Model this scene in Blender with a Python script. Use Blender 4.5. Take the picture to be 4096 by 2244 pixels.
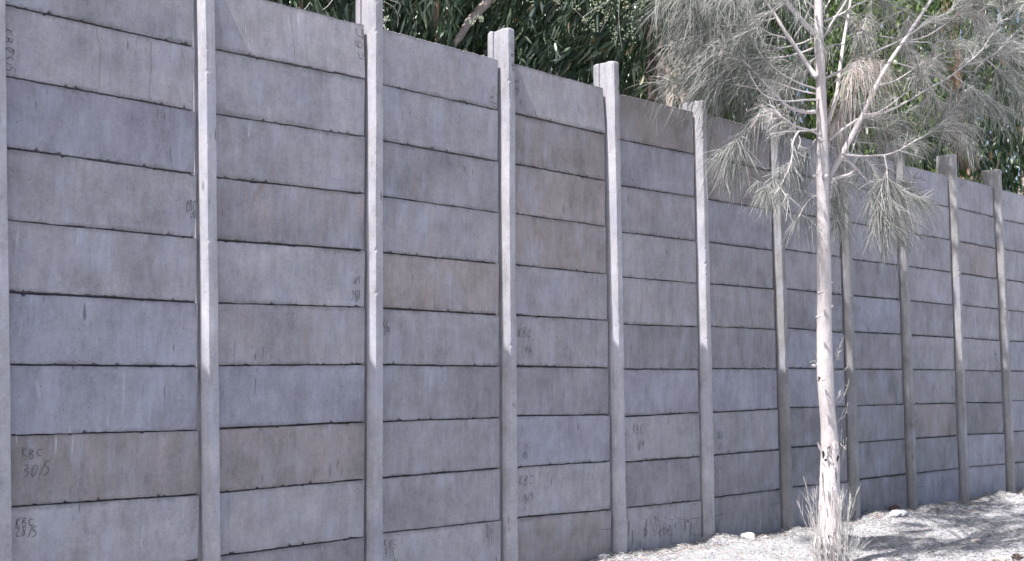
import bpy, bmesh, math, random
import numpy as np
from mathutils import Matrix, Vector, Euler
rng = np.random.default_rng(11); random.seed(11)
for o in list(bpy.data.objects): bpy.data.objects.remove(o)
SC = bpy.context.scene
COL = SC.collection

# ------------------------------------------------------------------ camera
H = 0.42                      # height of one course of wall panels
CAM = np.array([0.0, -6.86081, 4*H])
YAW, PITCH, ROLL, FPX = 0.758142, 0.0746853, 0.00689199, 4600.0
cy_, sy_ = math.cos(YAW), math.sin(YAW)
FW = np.array([sy_*math.cos(PITCH), cy_*math.cos(PITCH), math.sin(PITCH)])
_rt = np.array([cy_, -sy_, 0.0]); _up = np.cross(_rt, FW)
RT = _rt*math.cos(ROLL)+_up*math.sin(ROLL); UP = -_rt*math.sin(ROLL)+_up*math.cos(ROLL)
def ray(u, v): return FW + RT*(u-2048)/FPX - UP*(v-1122)/FPX
def on_plane(u, v, Y=0.0):    # point of the wall-parallel plane y=Y
    d = ray(u, v); return CAM + d*((Y-CAM[1])/d[1])
def on_ground(u, v, Z=0.0):
    d = ray(u, v); return CAM + d*((Z-CAM[2])/d[2])
def to_px(p):
    d = p-CAM; w = d@FW
    return 2048+FPX*(d@RT)/w, 1122-FPX*(d@UP)/w
cam = bpy.data.cameras.new('camera'); camo = bpy.data.objects.new('camera', cam); COL.objects.link(camo)
cam.lens = FPX/4096*36; cam.sensor_width = 36; cam.clip_start = 0.05; cam.clip_end = 2000
camo.matrix_world = Matrix(((RT[0],UP[0],-FW[0],CAM[0]),(RT[1],UP[1],-FW[1],CAM[1]),(RT[2],UP[2],-FW[2],CAM[2]),(0,0,0,1)))
SC.camera = camo

# ------------------------------------------------------------------ sky and sun
SUN_EL, SUN_BACK = math.radians(63.5), math.radians(1.2)     # the sun stands almost in the wall's own plane, slightly behind it
wd = bpy.data.worlds.new('World'); SC.world = wd; wd.use_nodes = True
nt = wd.node_tree; sky = nt.nodes.new('ShaderNodeTexSky'); sky.sky_type = 'NISHITA'; sky.sun_disc = False
sky.sun_elevation = SUN_EL; sky.sun_rotation = math.radians(-90)+SUN_BACK
sky.air_density = 1.0; sky.dust_density = 3.2; sky.ozone_density = 1.0
bg = nt.nodes['Background']; bg.inputs[1].default_value = 0.10
nt.links.new(sky.outputs[0], bg.inputs[0])
sl = bpy.data.lights.new('sun', 'SUN'); sl.energy = 5.0; sl.angle = math.radians(0.53); sl.color = (1.0, 0.965, 0.945)
so = bpy.data.objects.new('sun', sl); COL.objects.link(so)
tv = Vector((math.cos(SUN_EL)*math.cos(SUN_BACK), -math.cos(SUN_EL)*math.sin(SUN_BACK), -math.sin(SUN_EL)))
so.rotation_euler = tv.to_track_quat('-Z', 'Y').to_euler()
so.location = (-20, 1, 20)
SC.view_settings.view_transform = 'Standard'; SC.view_settings.look = 'None'
SC.view_settings.gamma = 1; SC.view_settings.exposure = 1.0; SC.view_settings.use_curve_mapping = False
SC.cycles.max_bounces = 8; SC.cycles.transparent_max_bounces = 8

# ------------------------------------------------------------------ helpers
def tag(o, label=None, cat=None, group=None, kind=None):
    if label: o['label'] = label
    if cat: o['category'] = cat
    if group: o['group'] = group
    if kind: o['kind'] = kind
    return o
def empty(name, loc=(0, 0, 0)):
    o = bpy.data.objects.new(name, None); COL.objects.link(o); o.location = loc; o.empty_display_size = .2; return o
def link(name, me, parent=None, loc=(0, 0, 0)):
    o = bpy.data.objects.new(name, me); COL.objects.link(o)
    o.location = loc
    if parent is not None: o.parent = parent
    return o
def mesh_np(name, V, loops, sizes, mat, tint=None, smooth=True):
    me = bpy.data.meshes.new(name)
    V = np.asarray(V, np.float32); loops = np.asarray(loops, np.int32).ravel(); sizes = np.asarray(sizes, np.int32)
    me.vertices.add(len(V)); me.vertices.foreach_set('co', V.ravel())
    me.loops.add(len(loops)); me.loops.foreach_set('vertex_index', loops)
    me.polygons.add(len(sizes))
    st = np.concatenate([[0], np.cumsum(sizes)[:-1]]).astype(np.int32)
    me.polygons.foreach_set('loop_start', st)
    me.polygons.foreach_set('use_smooth', np.full(len(sizes), smooth))
    if tint is not None:
        a = me.attributes.new('tint', 'FLOAT', 'POINT'); a.data.foreach_set('value', np.asarray(tint, np.float32))
    me.materials.append(mat)
    me.update(calc_edges=True); me.validate()
    return me
class Geo:
    def __init__(s): s.V=[]; s.L=[]; s.S=[]; s.T=[]; s.n=0
    def add(s, V, loops, sizes, tint=0.5):
        V=np.asarray(V,float).reshape(-1,3)
        s.V.append(V); s.L.append(np.asarray(loops).ravel()+s.n); s.S.append(np.asarray(sizes).ravel()); s.n+=len(V)
        s.T.append(np.broadcast_to(np.asarray(tint,float),(len(V),)))
    def mesh(s, name, mat, org=(0,0,0), smooth=True):
        return mesh_np(name, np.concatenate(s.V)-np.asarray(org), np.concatenate(s.L), np.concatenate(s.S), mat, np.concatenate(s.T), smooth)
def smooth_path(P, n):
    """Catmull-Rom through the given points, n samples per span"""
    P=np.asarray(P,float); Q=np.vstack([2*P[0]-P[1],P,2*P[-1]-P[-2]]); out=[]
    for i in range(1,len(Q)-2):
        for t in np.arange(n)/n:
            a,b,c,d=Q[i-1],Q[i],Q[i+1],Q[i+2]
            out.append(.5*((2*b)+(-a+c)*t+(2*a-5*b+4*c-d)*t*t+(-a+3*b-3*c+d)*t**3))
    out.append(P[-1]); return np.array(out)
def tube(g, P, R, k=8, tint=.5, bump=0.0, cap=True):
    P=np.asarray(P,float); n=len(P); R=np.broadcast_to(np.asarray(R,float),(n,))
    T=np.gradient(P,axis=0); T/=np.linalg.norm(T,axis=1)[:,None]+1e-9
    ref=np.array([.3,.9,.2]) if abs(T[0]@np.array([.3,.9,.2]))<.85 else np.array([.9,-.2,.3])
    A=np.cross(T,ref); A/=np.linalg.norm(A,axis=1)[:,None]; Bn=np.cross(T,A)
    th=np.arange(k)*2*math.pi/k
    rr=R[:,None]*(1+bump*rng.normal(0,1,(n,k)))
    V=P[:,None,:]+rr[...,None]*(np.cos(th)[None,:,None]*A[:,None,:]+np.sin(th)[None,:,None]*Bn[:,None,:])
    i=np.arange(n-1)[:,None]*k; j=np.arange(k)[None,:]; j2=(j+1)%k
    q=np.stack([i+j,i+j2,i+k+j2,i+k+j],-1).reshape(-1,4)
    L=list(q.ravel()); S=[4]*len(q)
    if cap:
        L+=list(range(k))[::-1]; S.append(k); L+=list(range((n-1)*k,n*k)); S.append(k)
    g.add(V.reshape(-1,3),L,S,tint)
def strands(g, P, D, L, droop, r, tint, segs=4, curl=0.0):
    """many thin three-sided drooping strands, vectorised"""
    N=len(P); t=np.linspace(0,1,segs+1)
    D=D/np.linalg.norm(D,axis=1)[:,None]
    ref=rng.normal(0,1,(N,3)); A=np.cross(D,ref); A/=np.linalg.norm(A,axis=1)[:,None]; Bn=np.cross(D,A)
    side=A*(rng.normal(0,1,N)*curl)[:,None]
    C=P[:,None,:]+D[:,None,:]*(L[:,None]*t)[...,None]+side[:,None,:]*(L[:,None]*t**2)[...,None]
    C[...,2]-=(droop*L)[:,None]*t**2
    rad=r[:,None]*(1-.55*t**2)[None,:]
    V=np.zeros((N,segs+1,3,3))
    for m in range(3):
        a=2*math.pi*m/3
        V[:,:,m,:]=C+rad[...,None]*(math.cos(a)*A+math.sin(a)*Bn)[:,None,:]
    base=(np.arange(N)*(segs+1)*3)[:,None,None]+(np.arange(segs)*3)[None,:,None]
    m=np.arange(3)[None,None,:]; m2=(m+1)%3
    q=np.stack([base+m,base+m2,base+3+m2,base+3+m],-1).reshape(-1,4)
    g.add(V.reshape(-1,3),q,np.full(len(q),4),np.repeat(tint,(segs+1)*3))
LEAF=np.array([(0,0,0),(.28,.5,.03),(.28,-.5,.03),(.62,.42,.02),(.62,-.42,.02),(1,0,-.03),(.28,0,0),(.62,0,-.01)])
LF=[(0,2,6),(0,6,1),(1,6,7,3),(6,2,4,7),(3,7,5),(7,4,5)]
LL=np.array([i for f in LF for i in f]); LS=np.array([len(f) for f in LF])
def leaves(g, P, D, L, W, sick, tint):
    N=len(P); D=D/np.linalg.norm(D,axis=1)[:,None]
    ref=rng.normal(0,1,(N,3)); S_=np.cross(D,ref); S_/=np.linalg.norm(S_,axis=1)[:,None]; Nn=np.cross(D,S_)
    x=LEAF[None,:,0]; y=LEAF[None,:,1]*W[:,None]+ (sick*L)[:,None]*(x*x-x*.6); z=LEAF[None,:,2]*L[:,None]
    V=P[:,None,:]+D[:,None,:]*(x*L[:,None])[...,None]+S_[:,None,:]*y[...,None]+Nn[:,None,:]*z[...,None]
    base=np.arange(N)[:,None]*8
    g.add(V.reshape(-1,3),(base+LL[None,:]).ravel(),np.tile(LS,N),np.repeat(tint,8))
def noise1(n, sc, amp):
    """smooth 1-D random wiggle of n samples"""
    k=max(2,int(n/sc)+2); c=rng.normal(0,1,k); x=np.linspace(0,k-1.001,n); i=x.astype(int); f=x-i; f=f*f*(3-2*f)
    return amp*(c[i]*(1-f)+c[i+1]*f)
# ------------------------------------------------------------------ materials
class NB:
    def __init__(s, name):
        s.m=bpy.data.materials.new(name); s.m.use_nodes=True; s.t=s.m.node_tree; s.b=s.t.nodes['Principled BSDF']; s.out=s.t.nodes['Material Output']
    def n(s, typ, **kw):
        nd=s.t.nodes.new(typ)
        for k,v in kw.items(): setattr(nd,k,v)
        return nd
    def l(s,a,b): s.t.links.new(a,b)
    def val(s, x, sock):
        if hasattr(x,'is_output') : s.l(x,sock)
        else: sock.default_value=x
    def math(s, op, a, b=0.0, c=None, clamp=False):
        nd=s.n('ShaderNodeMath',operation=op,use_clamp=clamp); s.val(a,nd.inputs[0]); s.val(b,nd.inputs[1])
        if c is not None: s.val(c,nd.inputs[2])
        return nd.outputs[0]
    def mix(s, f, a, b, mode='MIX'):
        nd=s.n('ShaderNodeMix',data_type='RGBA',blend_type=mode); s.val(f,nd.inputs[0]); s.val(a,nd.inputs[6]); s.val(b,nd.inputs[7]); return nd.outputs[2]
    def noise(s, vec, scale, detail=4, rough=.6, dim='3D'):
        nd=s.n('ShaderNodeTexNoise'); s.l(vec,nd.inputs['Vector']); nd.inputs['Scale'].default_value=scale; nd.inputs['Detail'].default_value=detail; nd.inputs['Roughness'].default_value=rough; return nd.outputs[0]
    def scale(s, vec, sc):
        nd=s.n('ShaderNodeMapping'); s.l(vec,nd.inputs[0]); nd.inputs['Scale'].default_value=sc; return nd.outputs[0]
    def ramp(s, f, stops):
        nd=s.n('ShaderNodeValToRGB'); s.l(f,nd.inputs[0]); e=nd.color_ramp.elements
        while len(e)<len(stops): e.new(.5)
        for i,(p,c) in enumerate(stops): e[i].position=p; e[i].color=(*c,1) if len(c)==3 else c
        return nd.outputs[0]
    def rng(s, f, a, b, c=0.0, d=1.0):
        nd=s.n('ShaderNodeMapRange'); s.l(f,nd.inputs[0]); nd.inputs[1].default_value=a; nd.inputs[2].default_value=b; nd.inputs[3].default_value=c; nd.inputs[4].default_value=d; return nd.outputs[0]
    def bump(s, h, strength, dist, prev=None):
        nd=s.n('ShaderNodeBump'); s.l(h,nd.inputs['Height']); nd.inputs['Strength'].default_value=strength; nd.inputs['Distance'].default_value=dist
        if prev is not None: s.l(prev,nd.inputs['Normal'])
        return nd.outputs[0]

def concrete(name, panel=True):
    k=NB(name); oi=k.n('ShaderNodeObjectInfo'); tc=k.n('ShaderNodeTexCoord')
    off=k.n('ShaderNodeVectorMath',operation='SCALE'); cmb=k.n('ShaderNodeCombineXYZ')
    k.l(oi.outputs['Random'],cmb.inputs[0]); k.l(oi.outputs['Random'],cmb.inputs[2]); cmb.inputs[1].default_value=.37
    k.l(cmb.outputs[0],off.inputs[0]); off.inputs[3].default_value=170.0
    add=k.n('ShaderNodeVectorMath',operation='ADD'); k.l(tc.outputs['Object'],add.inputs[0]); k.l(off.outputs[0],add.inputs[1]); v=add.outputs[0]
    cloud=k.noise(v,2.6,5,.55); cloud2=k.noise(k.scale(v,(1,1,.7)),8,7,.72)
    streak=k.noise(k.scale(v,(1,1,.13)),30,5,.7); streakb=k.noise(k.scale(v,(1,1,.16)),11,4,.6)
    fine=k.noise(v,190,3,.7); mid=k.noise(v,48,4,.7)
    val=k.math('MULTIPLY_ADD',k.math('SUBTRACT',cloud,.5),.80,1.0)
    val=k.math('MULTIPLY_ADD',k.math('SUBTRACT',cloud2,.5),.55,val)
    val=k.math('MULTIPLY_ADD',k.math('SUBTRACT',streak,.5),.26,val)
    val=k.math('MULTIPLY_ADD',k.math('SUBTRACT',streakb,.5),.42,val)
    val=k.math('MULTIPLY_ADD',k.math('SUBTRACT',mid,.5),.45,val)
    val=k.math('MULTIPLY_ADD',k.math('SUBTRACT',fine,.5),.45,val)
    patch=k.noise(k.scale(v,(1,1,.6)),17,8,.82)
    val=k.math('MULTIPLY_ADD',k.math('SUBTRACT',patch,.5),.75,val)
    stain=k.math('MULTIPLY',k.rng(k.noise(k.scale(v,(1,1,.30)),9,6,.75),.52,.70),k.rng(patch,.42,.6,.3,1))
    val=k.math('MULTIPLY_ADD',stain,-.17,val)
    val=k.math('MULTIPLY_ADD',k.math('SUBTRACT',val,1.0),1.0,1.0)
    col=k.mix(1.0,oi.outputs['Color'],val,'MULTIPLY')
    # brown, rusty clouds and runs; how strong is a property of each cast piece (alpha)
    br=k.math('MULTIPLY',k.rng(k.noise(k.scale(v,(1,1,.45)),5.5,5,.65),.42,.68),k.rng(streakb,.35,.65))
    br=k.math('MULTIPLY_ADD',k.rng(cloud,.35,.7),.45,br)
    br=k.math('MULTIPLY',br,oi.outputs['Alpha'],clamp=True)
    col=k.mix(br,col,k.mix(1.0,(.315,.272,.28,1),val,'MULTIPLY'))
    rust=k.math('MULTIPLY',k.rng(k.noise(k.scale(v,(1,1,.3)),6.3,4,.6),.60,.72,0,.8),oi.outputs['Alpha'],clamp=True)
    col=k.mix(rust,col,(.27,.18,.13,1))
    # bluish lime bloom
    bl=k.math('MULTIPLY',k.rng(k.noise(k.scale(v,(1,1,.5)),4.1,4,.6),.50,.72,0,.8),k.rng(streak,.4,.6,.3,1))
    col=k.mix(bl,col,(.37,.385,.47,1))
    # pale drips, dark pits, little dark runs
    drip=k.math('MULTIPLY',k.rng(k.noise(k.scale(v,(1,1,.07)),30,2,.5),.67,.73,0,.6),k.rng(k.noise(v,3.3,2,.5),.52,.6))
    col=k.mix(drip,col,(.55,.55,.58,1))
    run=k.math('MULTIPLY',k.rng(k.noise(k.scale(v,(1,1,.12)),42,2,.5),.67,.74,0,.75),k.rng(k.noise(k.scale(v,(1,1,1)),2.3,2,.5),.47,.55))
    col=k.mix(run,col,(.10,.095,.09,1))
    vo=k.n('ShaderNodeTexVoronoi'); k.l(v,vo.inputs['Vector']); vo.inputs['Scale'].default_value=27
    pit=k.math('MULTIPLY',k.rng(vo.outputs['Distance'],.06,.14,1,0),k.rng(k.noise(v,15,1,.5),.53,.57))
    col=k.mix(k.math('MULTIPLY',pit,.75),col,(.07,.065,.065,1))
    if panel:   # grime that the joints hold, ragged, along the upper and lower edge of each panel
        sx=k.n('ShaderNodeSeparateXYZ'); k.l(tc.outputs['Object'],sx.inputs[0])
        az=k.math('ABSOLUTE',sx.outputs[2])
        e=k.math('MULTIPLY_ADD',k.math('SUBTRACT',k.noise(k.scale(v,(1,1,.35)),26,4,.7),.5),.075,az)
        g=k.math('MULTIPLY',k.rng(e,.180,.206),k.rng(k.noise(v,3.1,2,.5),.38,.6,.25,.9))
        col=k.mix(k.math('MULTIPLY',g,.6),col,(.105,.10,.10,1))
    k.l(col,k.b.inputs['Base Color']); k.b.inputs['Roughness'].default_value=.86
    k.b.inputs['Specular IOR Level'].default_value=.3
    b1=k.bump(streak,.35,.006); b2=k.bump(fine,.4,.002,b1); b3=k.bump(pit,-.5,.004,b2)
    k.l(b3,k.b.inputs['Normal']); return k.m
M_PANEL=concrete('panel_concrete'); M_POST=concrete('post_concrete',False)
def simple(name, c, rough=.9, var=.3, sc=30):
    k=NB(name); tc=k.n('ShaderNodeTexCoord'); n=k.noise(tc.outputs['Object'],sc,4,.6)
    k.l(k.mix(1.0,(*c,1),k.math('MULTIPLY_ADD',k.math('SUBTRACT',n,.5),var*2,1.0),'MULTIPLY'),k.b.inputs['Base Color'])
    k.b.inputs['Roughness'].default_value=rough; k.b.inputs['Specular IOR Level'].default_value=.25; return k.m
M_SCRATCH=simple('scratch_shadow',(.105,.10,.105),var=.6,sc=90); M_SMEAR=simple('grey_smear',(.19,.19,.2),var=.5,sc=60)
def ramped(name, stops, rough=.6, transl=0.0, spec=.4, tcol=(.2,.3,.05)):
    k=NB(name); a=k.n('ShaderNodeAttribute'); a.attribute_name='tint'; c=k.ramp(a.outputs['Fac'],stops)
    k.l(c,k.b.inputs['Base Color']); k.b.inputs['Roughness'].default_value=rough; k.b.inputs['Specular IOR Level'].default_value=spec
    if transl:
        t=k.n('ShaderNodeBsdfTranslucent'); k.l(k.mix(.5,c,(*tcol,1)),t.inputs[0]); mx=k.n('ShaderNodeMixShader'); mx.inputs[0].default_value=transl
        k.l(k.b.outputs[0],mx.inputs[1]); k.l(t.outputs[0],mx.inputs[2]); k.l(mx.outputs[0],k.out.inputs[0])
    return k.m
M_GUM=ramped('gum_leaf',[(0,(.014,.030,.014)),(.40,(.034,.060,.030)),(.68,(.11,.16,.095)),(.86,(.38,.45,.36)),(1,(.25,.14,.06))],.30,.22,.5,(.12,.2,.04))
M_BUSH=ramped('bush_leaf',[(0,(.025,.05,.018)),(.45,(.06,.11,.03)),(.8,(.17,.25,.07)),(1,(.30,.34,.18))],.4,.25,.45,(.3,.42,.06))
M_BUD=ramped('gum_bud',[(0,(.28,.33,.22)),(1,(.42,.46,.33))],.6)
M_NEEDLE=ramped('needles',[(0,(.05,.07,.05)),(.26,(.15,.175,.145)),(.48,(.36,.37,.345)),(.68,(.72,.71,.69)),(.93,(.58,.50,.46)),(1,(.42,.30,.24))],.55,.15,.35,(.28,.32,.24))
M_LITTER=ramped('litter',[(0,(.10,.10,.10)),(.3,(.22,.22,.22)),(.55,(.5,.49,.49)),(.9,(.68,.67,.68)),(1,(.35,.24,.16))],.9,0,.2)
def bark(name, c0, c1, c2, vs=(1,1,.12), sc=60, patch=2.5, b=.5):
    k=NB(name); tc=k.n('ShaderNodeTexCoord'); v=tc.outputs['Object']
    f=k.noise(k.scale(v,vs),sc,5,.7); p=k.noise(k.scale(v,(1,1,.35)),patch,5,.6); q=k.noise(v,sc*2.2,3,.7)
    wv=k.n('ShaderNodeTexVoronoi'); wv.feature='DISTANCE_TO_EDGE'; k.l(k.scale(v,(1,1,.55)),wv.inputs['Vector']); wv.inputs['Scale'].default_value=sc*1.3
    c=k.mix(k.rng(p,.38,.66),(*c0,1),(*c1,1)); c=k.mix(k.rng(f,.52,.76,0,.8),c,(*c2,1))
    c=k.mix(1.0,c,k.math('MULTIPLY_ADD',k.math('SUBTRACT',q,.5),.35,1.0),'MULTIPLY')
    c=k.mix(1.0,c,k.rng(wv.outputs['Distance'],0,.12,.84,1.03),'MULTIPLY')
    k.l(c,k.b.inputs['Base Color']); k.b.inputs['Roughness'].default_value=.85; k.b.inputs['Specular IOR Level'].default_value=.25
    k.l(k.bump(q,.5,.003,k.bump(f,b,.008)),k.b.inputs['Normal']); return k.m
M_SHE=bark('casuarina_bark',(.58,.54,.535),(.48,.435,.43),(.26,.22,.215),b=.7)
M_SHEOLD=bark('peeling_bark',(.58,.54,.54),(.48,.42,.40),(.24,.20,.19),sc=35,b=.9)
M_GTR=bark('gum_bark',(.42,.37,.34),(.30,.245,.21),(.16,.11,.08),sc=14,patch=3.0)
M_GTR2=bark('gum_bark_red',(.40,.29,.21),(.26,.15,.09),(.13,.08,.06),sc=14,patch=3.0)
# ------------------------------------------------------------------ ground
def ground_z(x, y):
    x=np.asarray(x,float); y=np.asarray(y,float)
    z=.018*np.sin(1.7*x+.6*y)+.014*np.sin(3.1*y-1.3*x+1)+.010*np.sin(6.3*x+2.2*y)+.006*np.sin(11*x-7*y)
    near=np.exp(-((y+.12)/.35)**2)
    z=z+near*(.022*np.sin(4.2*x+.8)+.016*np.sin(9.1*x)+.009*np.sin(23*x))
    z=z+.075*np.exp(-(((x-9.95)/.35)**2+((y+.55)/.3)**2))+.05*np.exp(-(((x-11.95)/.5)**2+((y+.75)/.3)**2))
    f=np.clip((y+.6)/.5,0,1)*(y<.5)
    return z*(np.hypot(x-10,y)<40)+f*.012
k=NB('white_gravel'); tc=k.n('ShaderNodeTexCoord'); v=tc.outputs['Object']
a=k.noise(v,1.6,4,.6); g1=k.noise(v,95,4,.75); g2=k.noise(k.scale(v,(1,1,1)),38,4,.7); g3=k.noise(v,9,4,.6)
vo=k.n('ShaderNodeTexVoronoi'); k.l(v,vo.inputs['Vector']); vo.inputs['Scale'].default_value=75
c=k.mix(k.rng(g3,.35,.7),(.58,.575,.60,1),(.72,.715,.735,1))
c=k.mix(k.rng(g2,.53,.70,0,.7),c,(.26,.26,.27,1)); c=k.mix(k.rng(g1,.53,.70,0,.85),c,(.16,.16,.165,1))
c=k.mix(1.0,c,k.rng(a,.3,.7,.88,1.08),'MULTIPLY')
c=k.mix(.35,c,k.mix(1.0,c,vo.outputs['Color'],'MULTIPLY'))
k.l(c,k.b.inputs['Base Color']); k.b.inputs['Roughness'].default_value=.95; k.b.inputs['Specular IOR Level'].default_value=.1
k.l(k.bump(g1,1.0,.02,k.bump(g2,1.0,.03)),k.b.inputs['Normal']); M_GROUND=k.m
def grid_mesh(name, xs, ys, mat):
    X,Y=np.meshgrid(xs,ys,indexing='ij'); Z=ground_z(X,Y)
    V=np.stack([X,Y,Z],-1).reshape(-1,3); nx,ny=len(xs),len(ys)
    i=np.arange(nx-1)[:,None]*ny; j=np.arange(ny-1)[None,:]
    q=np.stack([i+j,i+ny+j,i+ny+j+1,i+j+1],-1).reshape(-1,4)
    return mesh_np(name,V,q,np.full(len(q),4),mat)
xs=np.concatenate([[-600,-300,-150,-80,-45],np.arange(-30,5,.6),np.arange(5,24,.06),np.arange(24,60,1.0),[80,150,300,600]])
ys=np.concatenate([[-600,-300,-150,-80,-40,-20,-12],np.arange(-8,-4.5,.35),np.arange(-4.5,.1,.05),np.arange(.1,8,.6),[12,25,60,150,300,600]])
tag(link('ground',grid_mesh('ground',xs,ys,M_GROUND)),'pale gravelly ground in front of the concrete wall',kind='structure')

# ------------------------------------------------------------------ the wall
# joints as seen in the photograph: (joint number from the coping, left u, v, right u, v), one row per bay
JT=[
 [(1,16,17,775,188),(2,21,304,779,444),(3,28,590,782,696),(4,32,880,785,952),(5,36,1168,789,1209),(6,40,1458,789,1466),(7,41,1741,792,1722),(8,42,2028,793,1979)],
 [(0,855,-57,1458,95),(1,859,197,1460,316),(2,863,456,1460,547),(3,868,710,1461,775),(4,872,960,1462,1002),(5,875,1213,1460,1229),(6,878,1462,1460,1458),(7,879,1715,1459,1688),(8,880,1970,1460,1917),(9,880,2225,1462,2148)],
 [(0,1533,115,1992,236),(1,1533,339,1992,440),(2,1534,562,1994,646),(3,1533,785,1994,851),(4,1534,1010,1995,1055),(5,1533,1233,1996,1259),(6,1533,1459,1998,1465),(7,1531,1686,2000,1671),(8,1531,1911,2000,1873),(9,1533,2134,2005,2081)],
 [(0,2058,249,2416,350),(1,2060,453,2418,537),(2,2062,656,2420,722),(3,2064,855,2423,906),(4,2065,1059,2426,1096),(5,2066,1260,2431,1281),(6,2068,1465,2434,1472),(7,2068,1663,2438,1660),(8,2070,1868,2442,1845),(9,2074,2070,2445,2039)],
 [(0,2478,374,2781,448),(1,2481,558,2783,617),(2,2484,742,2787,789),(3,2487,928,2789,964),(4,2488,1108,2791,1133),(5,2492,1298,2796,1307),(6,2496,1477,2801,1477),(7,2500,1667,2803,1650),(8,2502,1849,2810,1826),(9,2507,2032,2813,2000)],
 [(0,2827,457,3078,522),(1,2829,624,3079,683),(2,2834,797,3090,841),(3,2836,968,3097,1002),(4,2840,1135,3099,1157),(5,2844,1305,3105,1318),(6,2847,1475,3109,1476),(7,2851,1650,3115,1636),(8,2856,1821,3121,1799),(9,2860,1990,3123,1957)],
 [(0,3125,527,3353,588),(1,3130,679,3355,737),(2,3135,843,3358,884),(3,3140,997,3366,1029),(4,3146,1155,3369,1180),(5,3151,1312,3374,1330),(6,3157,1472,3379,1478),(7,3161,1630,3384,1627),(8,3168,1789,3389,1776),(9,3171,1948,3394,1928)],
 [(0,3393,604,3578,648),(1,3400,743,3581,783),(2,3405,890,3587,921),(3,3410,1037,3594,1060),(4,3414,1182,3602,1199),(5,3419,1328,3607,1337),(6,3424,1477,3612,1478),(7,3428,1623,3615,1618),(8,3434,1770,3622,1756),(9,3439,1918,3628,1896)],
 [(0,3622,661,3791,703),(1,3628,794,3797,829),(2,3633,932,3803,960),(3,3637,1066,3806,1089),(4,3641,1203,3815,1221),(5,3647,1340,3820,1351),(6,3652,1479,3825,1480),(7,3657,1616,3830,1613),(8,3664,1754,3834,1743),(9,3669,1893,3838,1873)],
 [(0,3830,707,3976,749),(1,3834,833,3981,870),(2,3841,965,3984,995),(3,3846,1093,3989,1116),(4,3850,1220,3995,1236),(5,3854,1351,4004,1363),(6,3859,1481,4008,1486),(7,3866,1610,4015,1612),(8,3871,1738,4019,1734),(9,3876,1868,4027,1856)],
 [(0,4011,759,4096,782),(1,4014,879,4096,898),(2,4019,997,4096,1011),(3,4026,1120,4096,1131),(4,4031,1241,4096,1247),(5,4037,1364,4096,1368),(6,4042,1484,4096,1485),(7,4049,1604,4096,1605),(8,4054,1727,4096,1726),(9,4061,1852,4096,1850)],

]
wall=empty('concrete_wall',(10.0,0,0))
tag(wall,'tall grey precast concrete wall of stacked panels between upright posts','wall')
WO=np.array([10.0,0,0])
# fitted edge lines of every bay, so that each panel is a real, slightly uneven slab
bays=[]   # dict(zl[k],zr[k],xl[k],xr[k]) for k=0..10
for row in JT:
    d={'xl':[None]*11,'zl':[None]*11,'xr':[None]*11,'zr':[None]*11}
    for kk,ul,vl,ur,vr in row:
        p=on_plane(ul,vl); q=on_plane(ur,vr)
        d['xl'][kk],d['zl'][kk],d['xr'][kk],d['zr'][kk]=p[0],p[2],q[0],q[2]
    for s in 'lr':
        ks=[i for i in range(11) if d['x'+s][i] is not None]; c=np.polyfit(ks,[d['x'+s][i] for i in ks],1)
        for i in range(11):
            if d['x'+s][i] is None: d['x'+s][i]=np.polyval(c,i); d['z'+s][i]=(10-i)*H-(.10 if i==10 else 0)
    bays.append(d)
b10=bays[10]
for i in range(11): b10['xr'][i]=b10['xl'][i]+1.18-.01*i*0; b10['zr'][i]=b10['zl'][i]
PRO, FH, BH = .085, .033, .058     # how far a post stands proud, half width of its face and of its root
# post axis per gap, as x = a + b*z, from the edge that hides the next bay
posts=[]
def axis_from_left(d):
    zz=np.array(d['zl'][:10]); xc=np.array(d['xl'][:10]); xf=xc-PRO*xc/(6.86-PRO)-FH
    b,a=np.polyfit(zz,xf,1); return a,b
for n in range(11): posts.append(axis_from_left(bays[n]))
def ax(n,z): return posts[n][0]+posts[n][1]*z
# bays outside the picture, as the wall goes on
def far_bay(xa,xb):
    d={'xl':[xa+.02*i/1 *0+.03 for i in range(11)],'zl':[(10-i)*H for i in range(11)],'xr':[xb-.07]*11,'zr':[(10-i)*H for i in range(11)]}
    d['zl'][10]=d['zr'][10]=-.1; return d
allb=list(bays); allp=list(posts)
x=posts[0][0]
for i in range(4):
    x2=x; x=x-1.36; allp.insert(0,(x,.0)); allb.insert(0,far_bay(x,x2))
allp.append((b10['xr'][5]+.08,-.03)); x=allp[-1][0]
for i in range(3):
    allb.append(far_bay(x,x+1.36)); x+=1.36; allp.append((x,0.0))
def axx(n,z): return allp[n][0]+allp[n][1]*z
# tone (value) and brownness of each panel in view, from the coping down
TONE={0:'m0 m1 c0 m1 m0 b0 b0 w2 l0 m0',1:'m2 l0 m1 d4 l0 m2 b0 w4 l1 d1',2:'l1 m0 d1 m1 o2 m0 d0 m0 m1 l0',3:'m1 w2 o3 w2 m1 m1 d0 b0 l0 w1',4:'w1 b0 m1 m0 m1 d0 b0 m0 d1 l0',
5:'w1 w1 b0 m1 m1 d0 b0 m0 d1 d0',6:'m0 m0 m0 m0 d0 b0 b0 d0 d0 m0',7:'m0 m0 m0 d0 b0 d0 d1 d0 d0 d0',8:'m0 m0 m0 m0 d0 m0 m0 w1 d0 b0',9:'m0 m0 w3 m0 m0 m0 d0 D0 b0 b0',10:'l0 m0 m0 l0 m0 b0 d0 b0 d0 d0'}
CT={'m':(.320,.313,.341),'l':(.361,.354,.383),'d':(.262,.257,.283),'D':(.222,.219,.238),'c':(.286,.283,.326),'b':(.309,.307,.360),'w':(.290,.268,.272),'o':(.304,.276,.275)}
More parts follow.
